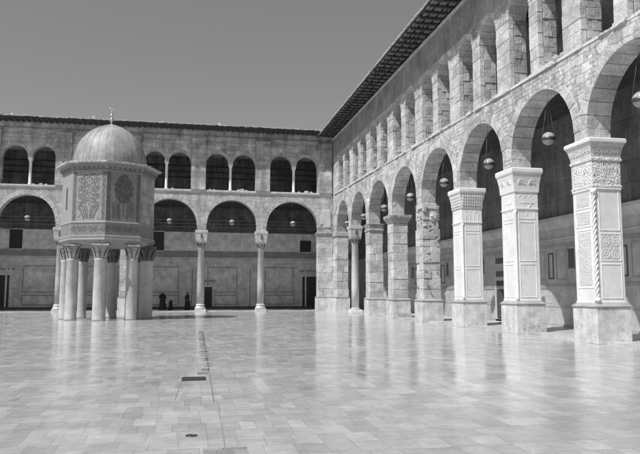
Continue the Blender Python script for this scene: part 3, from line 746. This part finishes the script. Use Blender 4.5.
for (a, c), (d_, e) in pairs:
    cx = (c + d_) / 2; z = 13.98 - (c - a) / 2 - .02
    b = MB(); b.lathe(cx, Y0 + .3, [(.18, 10.64), (.18, 10.72), (.125, 10.8), (.12, z - .3), (.14, z - .28)], 16); cc = b.build('colonnette', M['marble'], wing2, (cx, Y0 + .3, 10.6))
    b = MB(); flare(b, lambda u_, dd, zz: (cx + u_, Y0 + .3 + dd, zz), -.11, .11, -.2, .2, [(.0, z - .3), (.07, z - .08), (.07, z + .03)]); b.build('capital', M['marble'], cc)
for px in (12.05, 6.3, .61, -4.95, -10.63, -16.25, -21.9):
    wd = .64
    b = MB(); b.hexa(PB, (px - wd, -.16, 10.64), (min(px + wd, 12.62), .018, 15.25)); pl = b.build('pilaster', M['pil'], wing2, bev=.01)
    b = MB(); flare(b, PB, px - wd, min(px + wd, 12.62), -.16, 0, [(.0, 15.0), (.06, 15.1), (.06, 15.25), (.0, 15.27)]); b.build('capital', M['pil'], pl, bev=.01)
b = MB(); b.hexa(PB, (-24, .63, 13.72), (12.7, .75, 15.4)); b.build('lit_lunette_band', M['lit_lunette'], wing2)  # added band standing in for the lit interior behind the window heads
b = MB(); b.hexa(PB, (-24, -.12, 15.3), (12.6, .018, 15.42)); b.hexa(PB, (-24, -.06, 14.85), (12.6, .017, 14.92)); b.build('wall_head_moulding', M['pil'], wing2, bev=.01)
# eaves
b = MB(); b.hexa(PB, (-24, -1.25, 16.02), (12.3, .4, 16.14)); e2 = b.build('eaves', M['timber'], wing2)
b = MB(); x = -23.9
while x < 11.3: b.hexa(PB, (x, -1.15, 15.93), (x + .10, .02, 16.02)); x += .45
b.build('rafters', M['timber'], e2)
b = MB(); x = -24
while x < 11.6:
    z = random.uniform(-.02, .03); b.hexa(PB, (x, -1.36 + random.uniform(-.03, .03), 16.13 + z), (x + .2, -.4, 16.2 + z + (random.uniform(.03, .13) if random.random() < .12 else 0)), random.uniform(.8, 1.2), .01); x += .23
b.build('roof_tile_edge', M['tile'], wing2)
b = MB(); b.poly([(-24, Y0 - 1.3, 16.16), (12, Y0 - 1.3, 16.16), (17, Y0 + 4, 17.0), (-24, Y0 + 4, 17.0), (-24, Y0 + 9, 16.2), (17, Y0 + 9, 16.2)], [(0, 1, 2, 3), (3, 2, 5, 4)]); b.build('roof', M['tile'], wing2, recalc=False)
for x in (-14.7, -8.3, 2.2):
    b = MB(); s_ = .12; b.hexa(idn, (x, Y0 - 1.2, 16.2), (x + .25, Y0 - 1.0, 16.42 + random.uniform(-.08, .05)), 1, .03); b.build('loose_roof_stone', M['string'], wing2, bev=.02)
# columns, piers
for x in C2: column(wing2, x, Y0 + .38, .31, .65, 5.5, 6.07, M['colm'], M['leaf'], (7.07, .13))
def back_pier(x0, x1, m):
    b = MB(); block_pier(b, PB, x0, x1, -.02, .85, 1.25, 6.7, .68, .012, .1, .5); o = b.build('pier', m, wing2, ((x0 + x1) / 2, Y0, 0), bev=.012)
    b = MB(); b.hexa(PB, (x0 - .1, -.12, 0), (x1 + (.1 if x1 < 12 else -.02), .95, 1.2)); b.build('plinth', M['plinth'], o, bev=.01)
    b = MB(); b.hexa(PB, (x0 - .12, -.14, 1.2), (x1 + (.1 if x1 < 12 else -.02), .97, 1.27)); b.build('plinth_moulding', M['inlay_mid'], o, bev=.01)
    b = MB(); flare(b, PB, x0, x1 - (.12 if x1 > 12 else 0), -.02, .85, [(0, 6.7), (.04, 6.72), (.06, 6.85), (.12, 6.95), (.12, 7.07)]); b.build('capital', M['capstone'], o, bev=.015)
back_pier(11.35, 12.72, M['block']); back_pier(-5.8, -4.12, M['vous']); back_pier(-22.4, -21.25, M['block'])
b = MB(); b.hexa(PB, (11.8, -.05, 7.5), (12.5, .0, 9.1)); b.hexa(PB, (11.6, -.07, 7.8), (11.95, .0, 8.7)); b.build('patched_stone', M['string'], wing2, bev=.02)

# end gallery interior
YI = 65.5
PJ = lambda u, d, z: (u, YI - d, z)
b = MB(); b.hexa(PJ, (-24, -.5, 0), (17, 0, 5.1)); gw = b.build('gallery_wall', M['panel'], wing2)
b = MB(); b.hexa(PJ, (-24, -.5, 5.74), (17, -.01, 7.62)); b.build('upper_marble_wall', M['panel2'], wing2)
b = MB(); b.hexa(PJ, (-24, -.5, 5.1), (17, .03, 5.74)); b.build('frieze_band', M['frieze'], wing2)
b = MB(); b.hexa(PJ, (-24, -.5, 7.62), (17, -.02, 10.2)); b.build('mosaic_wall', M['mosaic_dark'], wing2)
b = MB(); b.hexa(PJ, (-24, -.5, 10.3), (17, -.02, 16.1)); b.build('upper_storey_wall', M['uplast'], wing2)
b = MB(); b.hexa(idn, (-24, Y0 + .75, 10.1), (17, YI, 10.3)); b.build('gallery_ceiling', M['timber'], wing2)
b = MB(); b.hexa(idn, (-24, Y0 + .6, 15.5), (17, YI, 15.7)); b.build('upper_ceiling', M['timber'], wing2)
b = MB(); b.hexa(idn, (-24.3, Y0, 0), (-24, YI + .5, 16)); b.build('end_wall', M['wall_b'], wing2)
for z in (12.2, 12.75, 13.3):
    b = MB(); b.hexa(idn, (-24, Y0 + 3.2, z), (12.7, Y0 + 3.32, z + .12)); b.build('tie_beam', M['timber'], wing2)
b = MB()
for z in (8.1, 8.45, 8.8): b.hexa(PJ, (-24, 0, z), (17, .03, z + .05))
b.build('mosaic_band', M['frieze'], wing2)
b = MB(); b.hexa(PJ, (-24, 0, 4.75), (17, .1, 4.9)); b.hexa(PJ, (-24, 0, 3.95), (17, .05, 4.02)); b.build('gallery_cornice', M['panel2'], gw, bev=.01)
b = MB(); b.hexa(PJ, (-24, 0, 0), (17, .12, .28)); b.build('skirting', M['inlay'], gw)
for k, x in enumerate((6.3, .6, -5.1, -10.8, -16.5)):
    for dx in (.25, 4.45): onef(PJ, x + dx, x + dx + .54, 1.7, 4.2, .07, 0, .03, M['panel2'], gw)
    onef(PJ, x + 1.15, x + 4.1, 1.65, 4.2, .09, 0, .03, M['inlay_mid'], gw); onef(PJ, x + 1.4, x + 3.85, 2.35, 3.7, .08, 0, .03, M['panel2'], gw)
    onef(PJ, x + 1.1, x + 4.15, .45, 1.42, .08, 0, .03, M['inlay_mid'], gw)
    one(PJ, (x + 1.6, 0, 2.5), (x + 3.65, .012, 3.55), 'wall_panel', M['panel2'], gw); one(PJ, (x + 1.25, 0, .6), (x + 4.0, .012, 1.28), 'wall_panel', M['panel2'], gw)
    for dx in (-.35, .02, 5.25): one(PJ, (x + dx, 0, .28), (x + dx + .16, .05, 3.95), 'panel_strip', M['panel2'], gw)
for x0, x1, z0, z1, nm in ((11.28, 12.7, .28, 3.27, 'door'), (1.5, 2.25, .28, 2.2, 'door'), (-17.5, -16.34, .28, 3.27, 'door'), (-4.7, -4.1, .28, 2.6, 'door'), (11.04, 12.19, 5.76, 6.94, 'window'), (-3.58, -2.5, 5.76, 7.6, 'window'), (-16.65, -15.5, 5.76, 7.6, 'window')):
    b = MB(); b.hexa(PJ, (x0, -.01, z0), (x1, .045, z1)); o = b.build(nm, M['void'] if nm == 'window' else M['door'], wing2)
    b = MB()
    if nm == 'door': bar_frame(b, PJ, x0 - .18, x1 + .18, z0 - .18, z1 + .18, .18, 0, .09); one(PJ, (x0 - .3, 0, z1 + .5), (x1 + .3, .04, z1 + .68), 'lintel_panel', M['inlay_mid'], o)
    else: bar_frame(b, PJ, x0 - .07, x1 + .07, z0 - .07, z1 + .07, .07, 0, .06)
    b.build('frame', M['panel2'], o)

# ------------------------------------------------------------------ domed treasury
TX, TY = -5.05, 42.3
tr = thing('treasury', (TX, TY, 0), 'small octagonal domed treasury raised on eight stout columns in the courtyard', 'kiosk')
rot = radians(-90 + 3.3)
RB = 2.76
def octm(prof, name, m, parent, bev=0): 
    b = MB(); b.lathe(TX, TY, prof, 8, rot, smooth=False); return b.build(name, m, parent, (TX, TY, 0), bev=bev)
body = octm([(RB, 5.72), (RB, 8.85)], 'octagon_wall', M['oct'], tr)
octm([(RB + .01, 4.98), (RB + .01, 5.72)], 'lower_frieze', M['oct_band'], tr)
octm([(RB - .35, 4.45), (RB - .02, 4.52), (RB + .0, 4.66), (RB + .11, 4.7), (RB + .11, 4.78), (RB + .05, 4.82), (RB + .09, 4.9), (RB + .09, 4.95), (RB + .03, 4.98)], 'base_moulding', M['oct'], tr)
octm([(RB + .04, 5.70), (RB + .05, 5.76), (RB + .01, 5.80)], 'frieze_moulding', M['oct'], tr)
octm([(RB + .02, 8.8), (RB + .05, 8.86), (RB + .02, 8.92), (RB + .16, 9.0), (RB + .22, 9.22)], 'cornice', M['oct_band'], tr)
octm([(RB + .2, 9.2), (RB + .36, 9.27), (RB + .37, 9.32), (2.4, 9.48), (2.26, 9.52)], 'roof', M['lead'], tr)
# arched beam ring under the body joining the capitals
V8 = [(TX + cos(rot + k * pi / 4), TY + sin(rot + k * pi / 4)) for k in range(8)]
def facemap(k):
    a0, a1 = rot + k * pi / 4, rot + (k + 1) * pi / 4; am = (a0 + a1) / 2
    half = RB * sin(pi / 8); ap = RB * cos(pi / 8)
    return lambda s_, o, z: (TX + (ap + o) * cos(am) - s_ * sin(am), TY + (ap + o) * sin(am) + s_ * cos(am), z), half
bt = MB(); dn = MB(); ed = MB()
for k in range(8):
    F, h = facemap(k)
    for i in range(7):
        s_ = -h + (i + .5) * 2 * h / 7; dn.hexa(F, (s_ - .07, 0, 8.95), (s_ + .07, .16, 9.12))
    for i in range(13):
        hh = h * 1.12; s_ = -hh + (i + .5) * 2 * hh / 13
        ed.hexa(F, (s_ - .09, .24, 9.26), (s_ + .09, .38 + random.uniform(-.01, .02), 9.35 + random.uniform(-.01, .02)), 1, .012)
dn.build('dentils', M['leafd'], tr); ed.build('eave_tiles', M['tile'], tr)
# mosaic pictures on each face (ribbons of dark cubes, slightly raised)
def ribbon(mb, F, pts, w, o):
    for (s0, z0), (s1, z1) in zip(pts, pts[1:]):
        dx, dz = s1 - s0, z1 - z0; L = sqrt(dx * dx + dz * dz) or 1; nx, nz = -dz / L * w / 2, dx / L * w / 2
        mb.poly([F(s0 + nx, o, z0 + nz), F(s1 + nx, o, z1 + nz), F(s1 - nx, o, z1 - nz), F(s0 - nx, o, z0 - nz)], [(0, 1, 2, 3)])
def spiral(cx, cz, r, turns, sg, n=26): return [(cx + sg * r * (1 - .75 * i / n) * cos(turns * 2 * pi * i / n - pi / 2), cz + r * (1 - .75 * i / n) * sin(turns * 2 * pi * i / n - pi / 2)) for i in range(n + 1)]
def leafd(mb, F, s_, z, q, t, o):
    mb.poly([F(s_ + q * 1.5 * cos(t), o, z + q * 1.5 * sin(t)), F(s_ + q * .6 * cos(t + 1.57), o, z + q * .6 * sin(t + 1.57)),
             F(s_ - q * 1.5 * cos(t), o, z - q * 1.5 * sin(t)), F(s_ + q * .6 * cos(t - 1.57), o, z + q * .6 * sin(t - 1.57))], [(0, 1, 2, 3)])
def scroll_face(k, tree):
    F, h = facemap(k); d = MB(); g_ = MB(); bo = MB(); random.seed(k + 3)
    def vine(cx, cz, r, sg, m1, w=.03):
        sp = spiral(cx, cz, r, 1.5, sg, 20); ribbon(m1, F, sp, w, .006 + .0007 * random.random())
        for (a, z) in sp[::2]:
            t = atan2(z - cz, a - cx); leafd(d if random.random() < .3 else g_, F, a + .045 * cos(t), z + .045 * sin(t), random.uniform(.025, .04), t + random.uniform(-.8, .8), .008 + .002 * random.random())
    # border bands with small running scrolls
    for a, c in (((-h + .03), (-h + .27)), ((h - .27), (h - .03))):
        bo.poly([F(a, .004, 5.84), F(c, .004, 5.84), F(c, .004, 8.76), F(a, .004, 8.76)], [(0, 1, 2, 3)])
        m_ = (a + c) / 2
        for i in range(14):
            z = 5.97 + i * .205; vine(m_, z, .075, 1 if i % 2 else -1, g_, .022)
    bo.build('border_mosaic', M['oct_dark'] if tree else M['oct_band'], tr, recalc=False)
    if tree:
        bg_ = MB(); bg_.poly([F(-h + .28, .003, 5.84), F(h - .28, .003, 5.84), F(h - .28, .003, 8.76), F(-h + .28, .003, 8.76)], [(0, 1, 2, 3)]); bg_.build('tree_ground_mosaic', M['oct_band'], tr, recalc=False)
        for i in range(1500):
            a = random.uniform(0, 2 * pi); r = sqrt(random.random()); w_ = .56 * (1 if sin(a) < 0 else 1 - .35 * (r * sin(a)) ** 2)
            s_ = r * w_ * cos(a); z = 7.78 + r * .86 * sin(a)
            s_ += .04 * sin(z * 17); (leafd)(d if random.random() < .5 else g_, F, s_, z, random.uniform(.022, .042), random.uniform(0, pi), .007 + .0005 * (i % 9))
        for s_ in (-.05, 0, .05): ribbon(g_, F, [(s_ * .5, 6.1), (s_ * .6, 6.8), (s_ * 2.4, 7.5)], .035, .007)
        for sg in (-1, 1):
            for a, w_, z0, z1 in ((.62, .05, 6.0, 6.9), (.20, .05, 6.0, 6.5), (.27, .07, 6.0, 6.95), (.36, .05, 6.1, 6.75), (.46, .06, 5.98, 7.05), (.55, .05, 6.1, 6.6)):
                ribbon(d if random.random() < .6 else g_, F, [(sg * a, z0), (sg * a, z1)], w_, .006); ribbon(d, F, [(sg * a - .04, z1), (sg * a, z1 + .08), (sg * a + .04, z1)], .03, .0065)
            for z in (6.25, 6.55, 6.8): ribbon(g_, F, [(sg * .2, z), (sg * .56, z + .02)], .035, .0072)
            for i in range(40): leafd(g_, F, sg * random.uniform(.12, .6), random.uniform(5.9, 7.0), .03, random.uniform(0, 3), .0085 + .0003 * i / 8)
    else:
        for sg in (-1, 1):
            for z in (8.42, 7.98, 7.5, 7.02): vine(sg * .24, z, .2, sg, g_, .034); vine(sg * .56, z - .2, .15, -sg, g_, .03)
            for a in (.08, .2, .33, .47): ribbon(d if a in (.2, .47) else g_, F, [(sg * a * .6, 5.95), (sg * a, 6.4), (sg * (a + .15), 6.72)], .05, .007 + a * .003)
            for i in range(170): leafd(g_, F, sg * random.uniform(.02, .72), random.uniform(5.9, 8.7), random.uniform(.02, .035), random.uniform(0, 3), .010 + .0003 * (i % 9))
        ribbon(g_, F, [(0, 6.7), (0, 8.65)], .04, .0055)
    for i in range(6):
        s_ = -h + (i + .5) * 2 * h / 6
        sg = 1 if i % 2 else -1; sp = spiral(s_, 5.35, .17, 1.5, sg, 18)
        ribbon(g_, F, sp, .035, .016)
        for (a, z) in sp[::2]: leafd(g_ if random.random() < .6 else d, F, a + .04 * cos(z * 9), z + .04, .032, random.uniform(0, 3), .0175)
        for q in range(10): leafd(g_, F, s_ + random.uniform(-.2, .2), random.uniform(5.08, 5.62), .03, random.uniform(0, 3), .0185 + q * .0001)
    d.build('dark_mosaic', M['mos'], tr, recalc=False); g_.build('grey_mosaic', M['mosm'], tr, recalc=False)
scroll_face(0, True); scroll_face(7, False); scroll_face(4, True); scroll_face(3, False)
for k in (1, 2, 5):
    F, h = facemap(k); b = MB(); b.hexa(F, (-h + .03, -.02, 5.84), (h - .03, .006, 8.76)); b.build('plain_masonry_panel', M['pil'], tr)
F, h = facemap(6)
b = MB(); b.hexa(F, (-.12, -.02, 6.6), (.1, .012, 7.9)); b.build('slit_window', M['void'], tr)
random.seed(5)
# dome
prof = []
for i in range(23):
    t = i / 22; a = t * pi / 2
    r = 2.24 * cos(a) ** .96 if i < 22 else .02; z = 9.50 + 2.58 * sin(a) + .2 * t ** 6
    prof.append((max(r, .02), z))
b = MB(); b.lathe(TX, TY, [(2.25, 9.45)] + prof, 64); dm = b.build('dome', M['lead'], tr, (TX, TY, 9.8))
b = MB()
for k in range(28):
    a = 2 * pi * k / 28; b.tube([(TX + (r + .005) * cos(a), TY + (r + .005) * sin(a), z) for r, z in prof[:-1]], .009, 5)
b.build('seams', M['lead'], dm)
b = MB(); b.lathe(TX, TY, [(.14, 12.16), (.05, 12.3), (.04, 12.4), (.12, 12.5), (.13, 12.56), (.05, 12.66), (.035, 12.74), (.09, 12.82), (.09, 12.87), (.03, 12.94), (.025, 13.05), (.05, 13.1), (.02, 13.16)], 16)
fi = b.build('finial', M['gilt'], tr)
b = MB(); b.tube([(TX + .1 * cos(a), TY, 13.3 + .1 * sin(a)) for a in [radians(-250 + i * 20) for i in range(17)]], [.006 + .012 * sin(pi * i / 16) for i in range(17)], 6); b.build('crescent', M['gilt'], fi)
# columns
RC = 2.42
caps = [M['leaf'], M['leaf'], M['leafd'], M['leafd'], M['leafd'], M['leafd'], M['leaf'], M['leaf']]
for k in range(8):
    a = rot + radians(-5) + k * pi / 4; cx, cy = TX + RC * cos(a), TY + RC * sin(a)
    r = (.37, .34, .40, .31, .33, .28, .3, .33)[k]
    s_ = MB(); s_.lathe(cx, cy, [(r * 1.06, .0), (r * 1.06, .1), (r, .16), (r * 1.0, 1.2), (r * .95, 3.5), (r * 1.0, 3.53), (r * 1.0, 3.6)], 28); o = s_.build('column', M['colt' if k in (0, 6, 7) else 'colm'], tr, (cx, cy, 0))
    c = MB(); c.lathe(cx, cy, [(r * .92, 3.6), (r * .95, 4.0), (r * 1.2, 4.3), (r * 1.3, 4.38)], 20); leafy(c, cx, cy, 3.6, 4.36, r * .97, r * .45)
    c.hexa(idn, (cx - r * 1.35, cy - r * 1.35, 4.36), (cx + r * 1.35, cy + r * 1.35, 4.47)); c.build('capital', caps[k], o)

# ------------------------------------------------------------------ hanging globes
GL_LABEL = ['round glass globe hanging in the nearest arch, cut by the right edge', 'large glass globe hanging between the spirally carved pier and the next marble pier',
 'glass globe hanging between the two marble piers just before the rough ones', 'glass globe hanging between a marble pier and the broken capital pier', 'glass globe hanging in front of the broken capital pier',
 'glass globe hanging between the two rough stone piers with flared capitals', 'small glass globe hanging just before the lone column of the side arcade', 'smallest glass globe hanging in the last side arch by the corner',
 'pale globe lamp in the far arch next to the corner pier', 'pale globe lamp in the far arch between the two free standing columns', 'pale globe lamp in the far arch just right of the domed treasury', 'pale globe lamp in the far arch at the left edge']
def globe_proto():
    g = thing('hanging_globe_lamp', (0, 0, 0), '', 'lamp', 'glass globe lamps hanging in the arches')
    b = MB(); prof = [(max(.004, .25 * sin(a)), -.25 * cos(a)) for a in [pi * i / 16 for i in range(17)]]; b.lathe(0, 0, prof, 28); gl = b.build('globe', M['globe'], g)
    b = MB(); b.lathe(0, 0, [(.232, -.10), (.252, -.085), (.262, -.02), (.262, .03), (.249, .035)], 28, cap=False); b.build('band', M['metal'], g)
    b = MB()
    for k in range(3):
        a = radians(100 + 120 * k); b.tube([(.26 * cos(a), .26 * sin(a), .02), (.02 * cos(a), .02 * sin(a), 1.45)], .007, 5)
    b.build('chains', M['chain'], g)
    b = MB(); b.tube([(0, 0, 1.4), (0, 0, 2.05)], .007, 5); b.build('hook_rod', M['chain'], g)
    return g
def copy_tree(src):
    c = src.copy(); COL.objects.link(c)
    for ch in [o for o in bpy.data.objects if o.parent == src]:
        d = ch.copy(); d.parent = c; COL.objects.link(d)
    return c
gp = globe_proto(); gp_pos = []
for i, (a, c) in enumerate(bays[1:]):
    gp_pos.append((X0 + .45, (a + c) / 2 + (.15 if i < 2 else 0), 7.38 + .004 * i * 5))
for x in (9.1, 3.62, -1.8, -13.4): gp_pos.append((x, Y0 + .4, 7.85))
proto_kids = list(gp_pos)
for i, q in enumerate(gp_pos):
    o = gp if i == 0 else copy_tree(gp); o.location = q; o.rotation_euler = (random.uniform(-.02, .02), random.uniform(-.02, .02), random.uniform(0, 2)); o['label'] = GL_LABEL[i]

# ------------------------------------------------------------------ loose stones on ledges
def lump(x, y, z, s_, lab, grp, nm='loose_stone'):
    b = MB(); b.hexa(idn, (x - s_, y - s_ * .7, z), (x + s_, y + s_ * .7, z + s_ * 1.1), 1, s_ * .25)
    tag(b.build(nm, M['string'], None, (x, y, z), bev=s_ * .25), lab, 'stone', grp)
for i, (x, s_) in enumerate(((4.15, .12), (4.5, .16), (4.85, .09), (9.6, .1), (10.3, .17), (10.75, .12), (1.6, .1), (2.0, .08), (-1.6, .1), (-13.0, .09), (-12.4, .13), (-12.0, .1))):
    w_ = 'far window nearest the corner' if x > 9 else 'far window beside its thin column' if x > 4 else 'far window above the free standing columns' if x > 1 else 'far window beside the dome' if x > -5 else 'far window at the left edge'
    lump(x, Y0 + .12, 10.64, s_, 'small pale stone on the sill of the ' + w_, 'pale stones on the upper window sills')
for i, y in enumerate((20.9, 20.55)):
    b = MB(); z = zstr(y) + .2; b.lathe(X0 + .25 + i * .08, y, [(max(.005, .15 * sin(a)), z - .15 * cos(a)) for a in [pi * j / 10 for j in range(11)]], 16)
    tag(b.build('stone_ball', M['capstone'], None), ('round pale stone ball on the window ledge, the one nearer the thick pier', 'round pale stone ball on the window ledge, the one nearer the opening edge')[i], 'stone ball')

# ------------------------------------------------------------------ people in the far gallery
def person(x, y, z, h, label, face=-90, shawl=False, lean=0.0, wide=1.0):
    root = thing('person', (x, y, z), label, 'person', None)
    k = h / 1.7; a = radians(face); fx, fy = cos(a), sin(a); rx, ry = -fy, fx
    P = lambda r_, f_, u: (x + (rx * r_ + fx * f_) * k, y + (ry * r_ + fy * f_) * k, z + u * k)
    J = {'pel': (0, 0, .93, .15), 'bel': (0, .01, 1.08, .13), 'che': (0, .02, 1.28, .155), 'nk': (0, .03, 1.44, .055), 'hd': (0, .04, 1.55, .085), 'tp': (0, .04, 1.64, .07)}
    for s_, sg in (('l', 1), ('r', -1)):
        J['hp' + s_] = (sg * .1, 0, .88, .11); J['kn' + s_] = (sg * .11, .05, .48, .07); J['an' + s_] = (sg * .12, 0, .08, .045); J['to' + s_] = (sg * .13, .14, .04, .04)
        J['sh' + s_] = (sg * .18, .02, 1.38, .065); J['el' + s_] = (sg * .26, .02, 1.1, .045); J['wr' + s_] = (sg * .17, .2, 1.0, .032); J['ha' + s_] = (sg * .12, .26, 1.0, .03)
    E = [('pel', 'bel'), ('bel', 'che'), ('che', 'nk'), ('nk', 'hd'), ('hd', 'tp')]
    for s_ in 'lr': E += [('pel', 'hp' + s_), ('hp' + s_, 'kn' + s_), ('kn' + s_, 'an' + s_), ('an' + s_, 'to' + s_), ('che', 'sh' + s_), ('sh' + s_, 'el' + s_), ('el' + s_, 'wr' + s_), ('wr' + s_, 'ha' + s_)]
    names = list(J); me = bpy.data.meshes.new('person_body'); me.from_pydata([P(J[n][0], J[n][1], J[n][2]) for n in names], [(names.index(p), names.index(q)) for p, q in E], [])
    ob = bpy.data.objects.new('body', me); COL.objects.link(ob)
    m = ob.modifiers.new('skin', 'SKIN'); m.use_smooth_shade = True
    for i, n in enumerate(names): me.skin_vertices[0].data[i].radius = (J[n][3] * k,) * 2; me.skin_vertices[0].data[i].use_root = n == 'pel'
    sb = ob.modifiers.new('sub', 'SUBSURF'); sb.levels = sb.render_levels = 1
    me.materials.append(M['skin']); ob.parent = root; ob.matrix_parent_inverse = parent_inv(root)
    rb = MB(); secs = [(.34 * wide, .26, .02, 0), (.30 * wide, .23, .45, 0), (.24, .2, .9, 0), (.20, .16, 1.1, .01), (.235, .17, 1.3, .02), (.2, .13, 1.4, .02), (.07, .07, 1.47, .03)]
    pts = []; n = 20
    for w_, dp, u_, of in secs:
        for i in range(n):
            t = 2 * pi * i / n; q = 1 + .06 * sin(5 * t) * (1 if u_ < 1 else 0); pts.append(P(w_ * cos(t) * q, dp * sin(t) * q + of, u_))
    rb.poly(pts, [(i * n + j, i * n + (j + 1) % n, (i + 1) * n + (j + 1) % n, (i + 1) * n + j) for i in range(len(secs) - 1) for j in range(n)], smooth=True)
    for sg in (-1, 1): rb.tube([P(sg * .17, .02, 1.38), P(sg * .27, .02, 1.1), P(sg * .18, .19, 1.0)], [.085 * k, .075 * k, .07 * k], 10)
    rb.build('robe', M['cloth'], root)
    sc_ = MB(); secs = [(.2, .16, 1.33, .01), (.1, .1, 1.46, .01), (.115, .12, 1.56, .015), (.10, .11, 1.66, .015), (.03, .03, 1.71, .02)]; pts = []
    for w_, dp, u_, of in secs:
        for i in range(n):
            t = 2 * pi * i / n; back = sin(t) > .45 and 1.44 < u_ < 1.68
            pts.append(P(w_ * cos(t), (dp * sin(t) if not back else dp * .45) + of, u_))
    sc_.poly(pts, [(i * n + j, i * n + (j + 1) % n, (i + 1) * n + (j + 1) % n, (i + 1) * n + j) for i in range(len(secs) - 1) for j in range(n)], smooth=True)
    sc_.build('headscarf', M['shawl'] if shawl == 1 else M['cloth'], root)
    if shawl == 2:
        b = MB(); b.tube([P(.13, .18, 1.42), P(.16, .22, 1.2), P(.12, .27, 1.0), P(.02, .26, .9)], [.07 * k, .1 * k, .1 * k, .05 * k], 10); b.build('pale_wrap', M['shawl'], root)
    return root
person(-2.35, 61.2, .05, 1.75, 'adult in a long dark robe and pale headscarf standing beside a child', -80, 1, wide=.95)
person(-1.6, 61.1, .05, 1.0, 'small child in dark clothes close beside the robed adult', -110, 0, wide=1.15)
person(-.12, 61.2, .05, 1.62, 'person in a dark flaring robe with a pale wrap near the column', -60, 2, wide=.9)

# ------------------------------------------------------------------ world, sun, camera
wd = bpy.data.worlds.new('World'); scene.world = wd; wd.use_nodes = True
nt = wd.node_tree; bg = nt.nodes['Background']
SD = Vector((1, .6, -1.75)).normalized()
el = math.asin(-SD.z); az = atan2(-SD.x, -SD.y)      # direction towards the sun, clockwise from +Y
sky = nt.nodes.new('ShaderNodeTexSky'); sky.sky_type = 'NISHITA'; sky.sun_disc = False
sky.sun_elevation = el; sky.sun_rotation = az; sky.air_density = 1.0; sky.dust_density = .8; sky.ozone_density = 1.0
sep = nt.nodes.new('ShaderNodeSeparateColor'); nt.links.new(sky.outputs[0], sep.inputs[0])
mm = nt.nodes.new('ShaderNodeMath'); mm.operation = 'ADD'; nt.links.new(sep.outputs[0], mm.inputs[0])
m2 = nt.nodes.new('ShaderNodeMath'); m2.operation = 'MULTIPLY'; m2.inputs[1].default_value = .35; nt.links.new(sep.outputs[1], m2.inputs[0]); nt.links.new(m2.outputs[0], mm.inputs[1])
m3 = nt.nodes.new('ShaderNodeMath'); m3.operation = 'POWER'; m3.inputs[1].default_value = .6; nt.links.new(mm.outputs[0], m3.inputs[0])
nt.links.new(m3.outputs[0], bg.inputs['Color']); bg.inputs['Strength'].default_value = .15
L = bpy.data.lights.new('sun', 'SUN'); L.energy = 5.0; L.angle = radians(.53); L.color = (1, 1, 1)
so = bpy.data.objects.new('sun', L); so.rotation_euler = SD.to_track_quat('-Z', 'Y').to_euler(); so.location = (-20, -20, 40); COL.objects.link(so)
cam = bpy.data.cameras.new('camera'); cam.lens = 36 * 650 / 640; cam.sensor_width = 36; cam.clip_end = 1500; cam.clip_start = .1
co = bpy.data.objects.new('camera', cam); COL.objects.link(co)
co.location = (0, 0, 1.6); co.rotation_euler = (radians(90 + 5.8), 0, -radians(11.34)); scene.camera = co
scene.view_settings.view_transform = 'Standard'; scene.view_settings.look = 'None'; scene.view_settings.exposure = 0
scene.cycles.max_bounces = 8; scene.cycles.diffuse_bounces = 5
scene.cycles.use_denoising = True
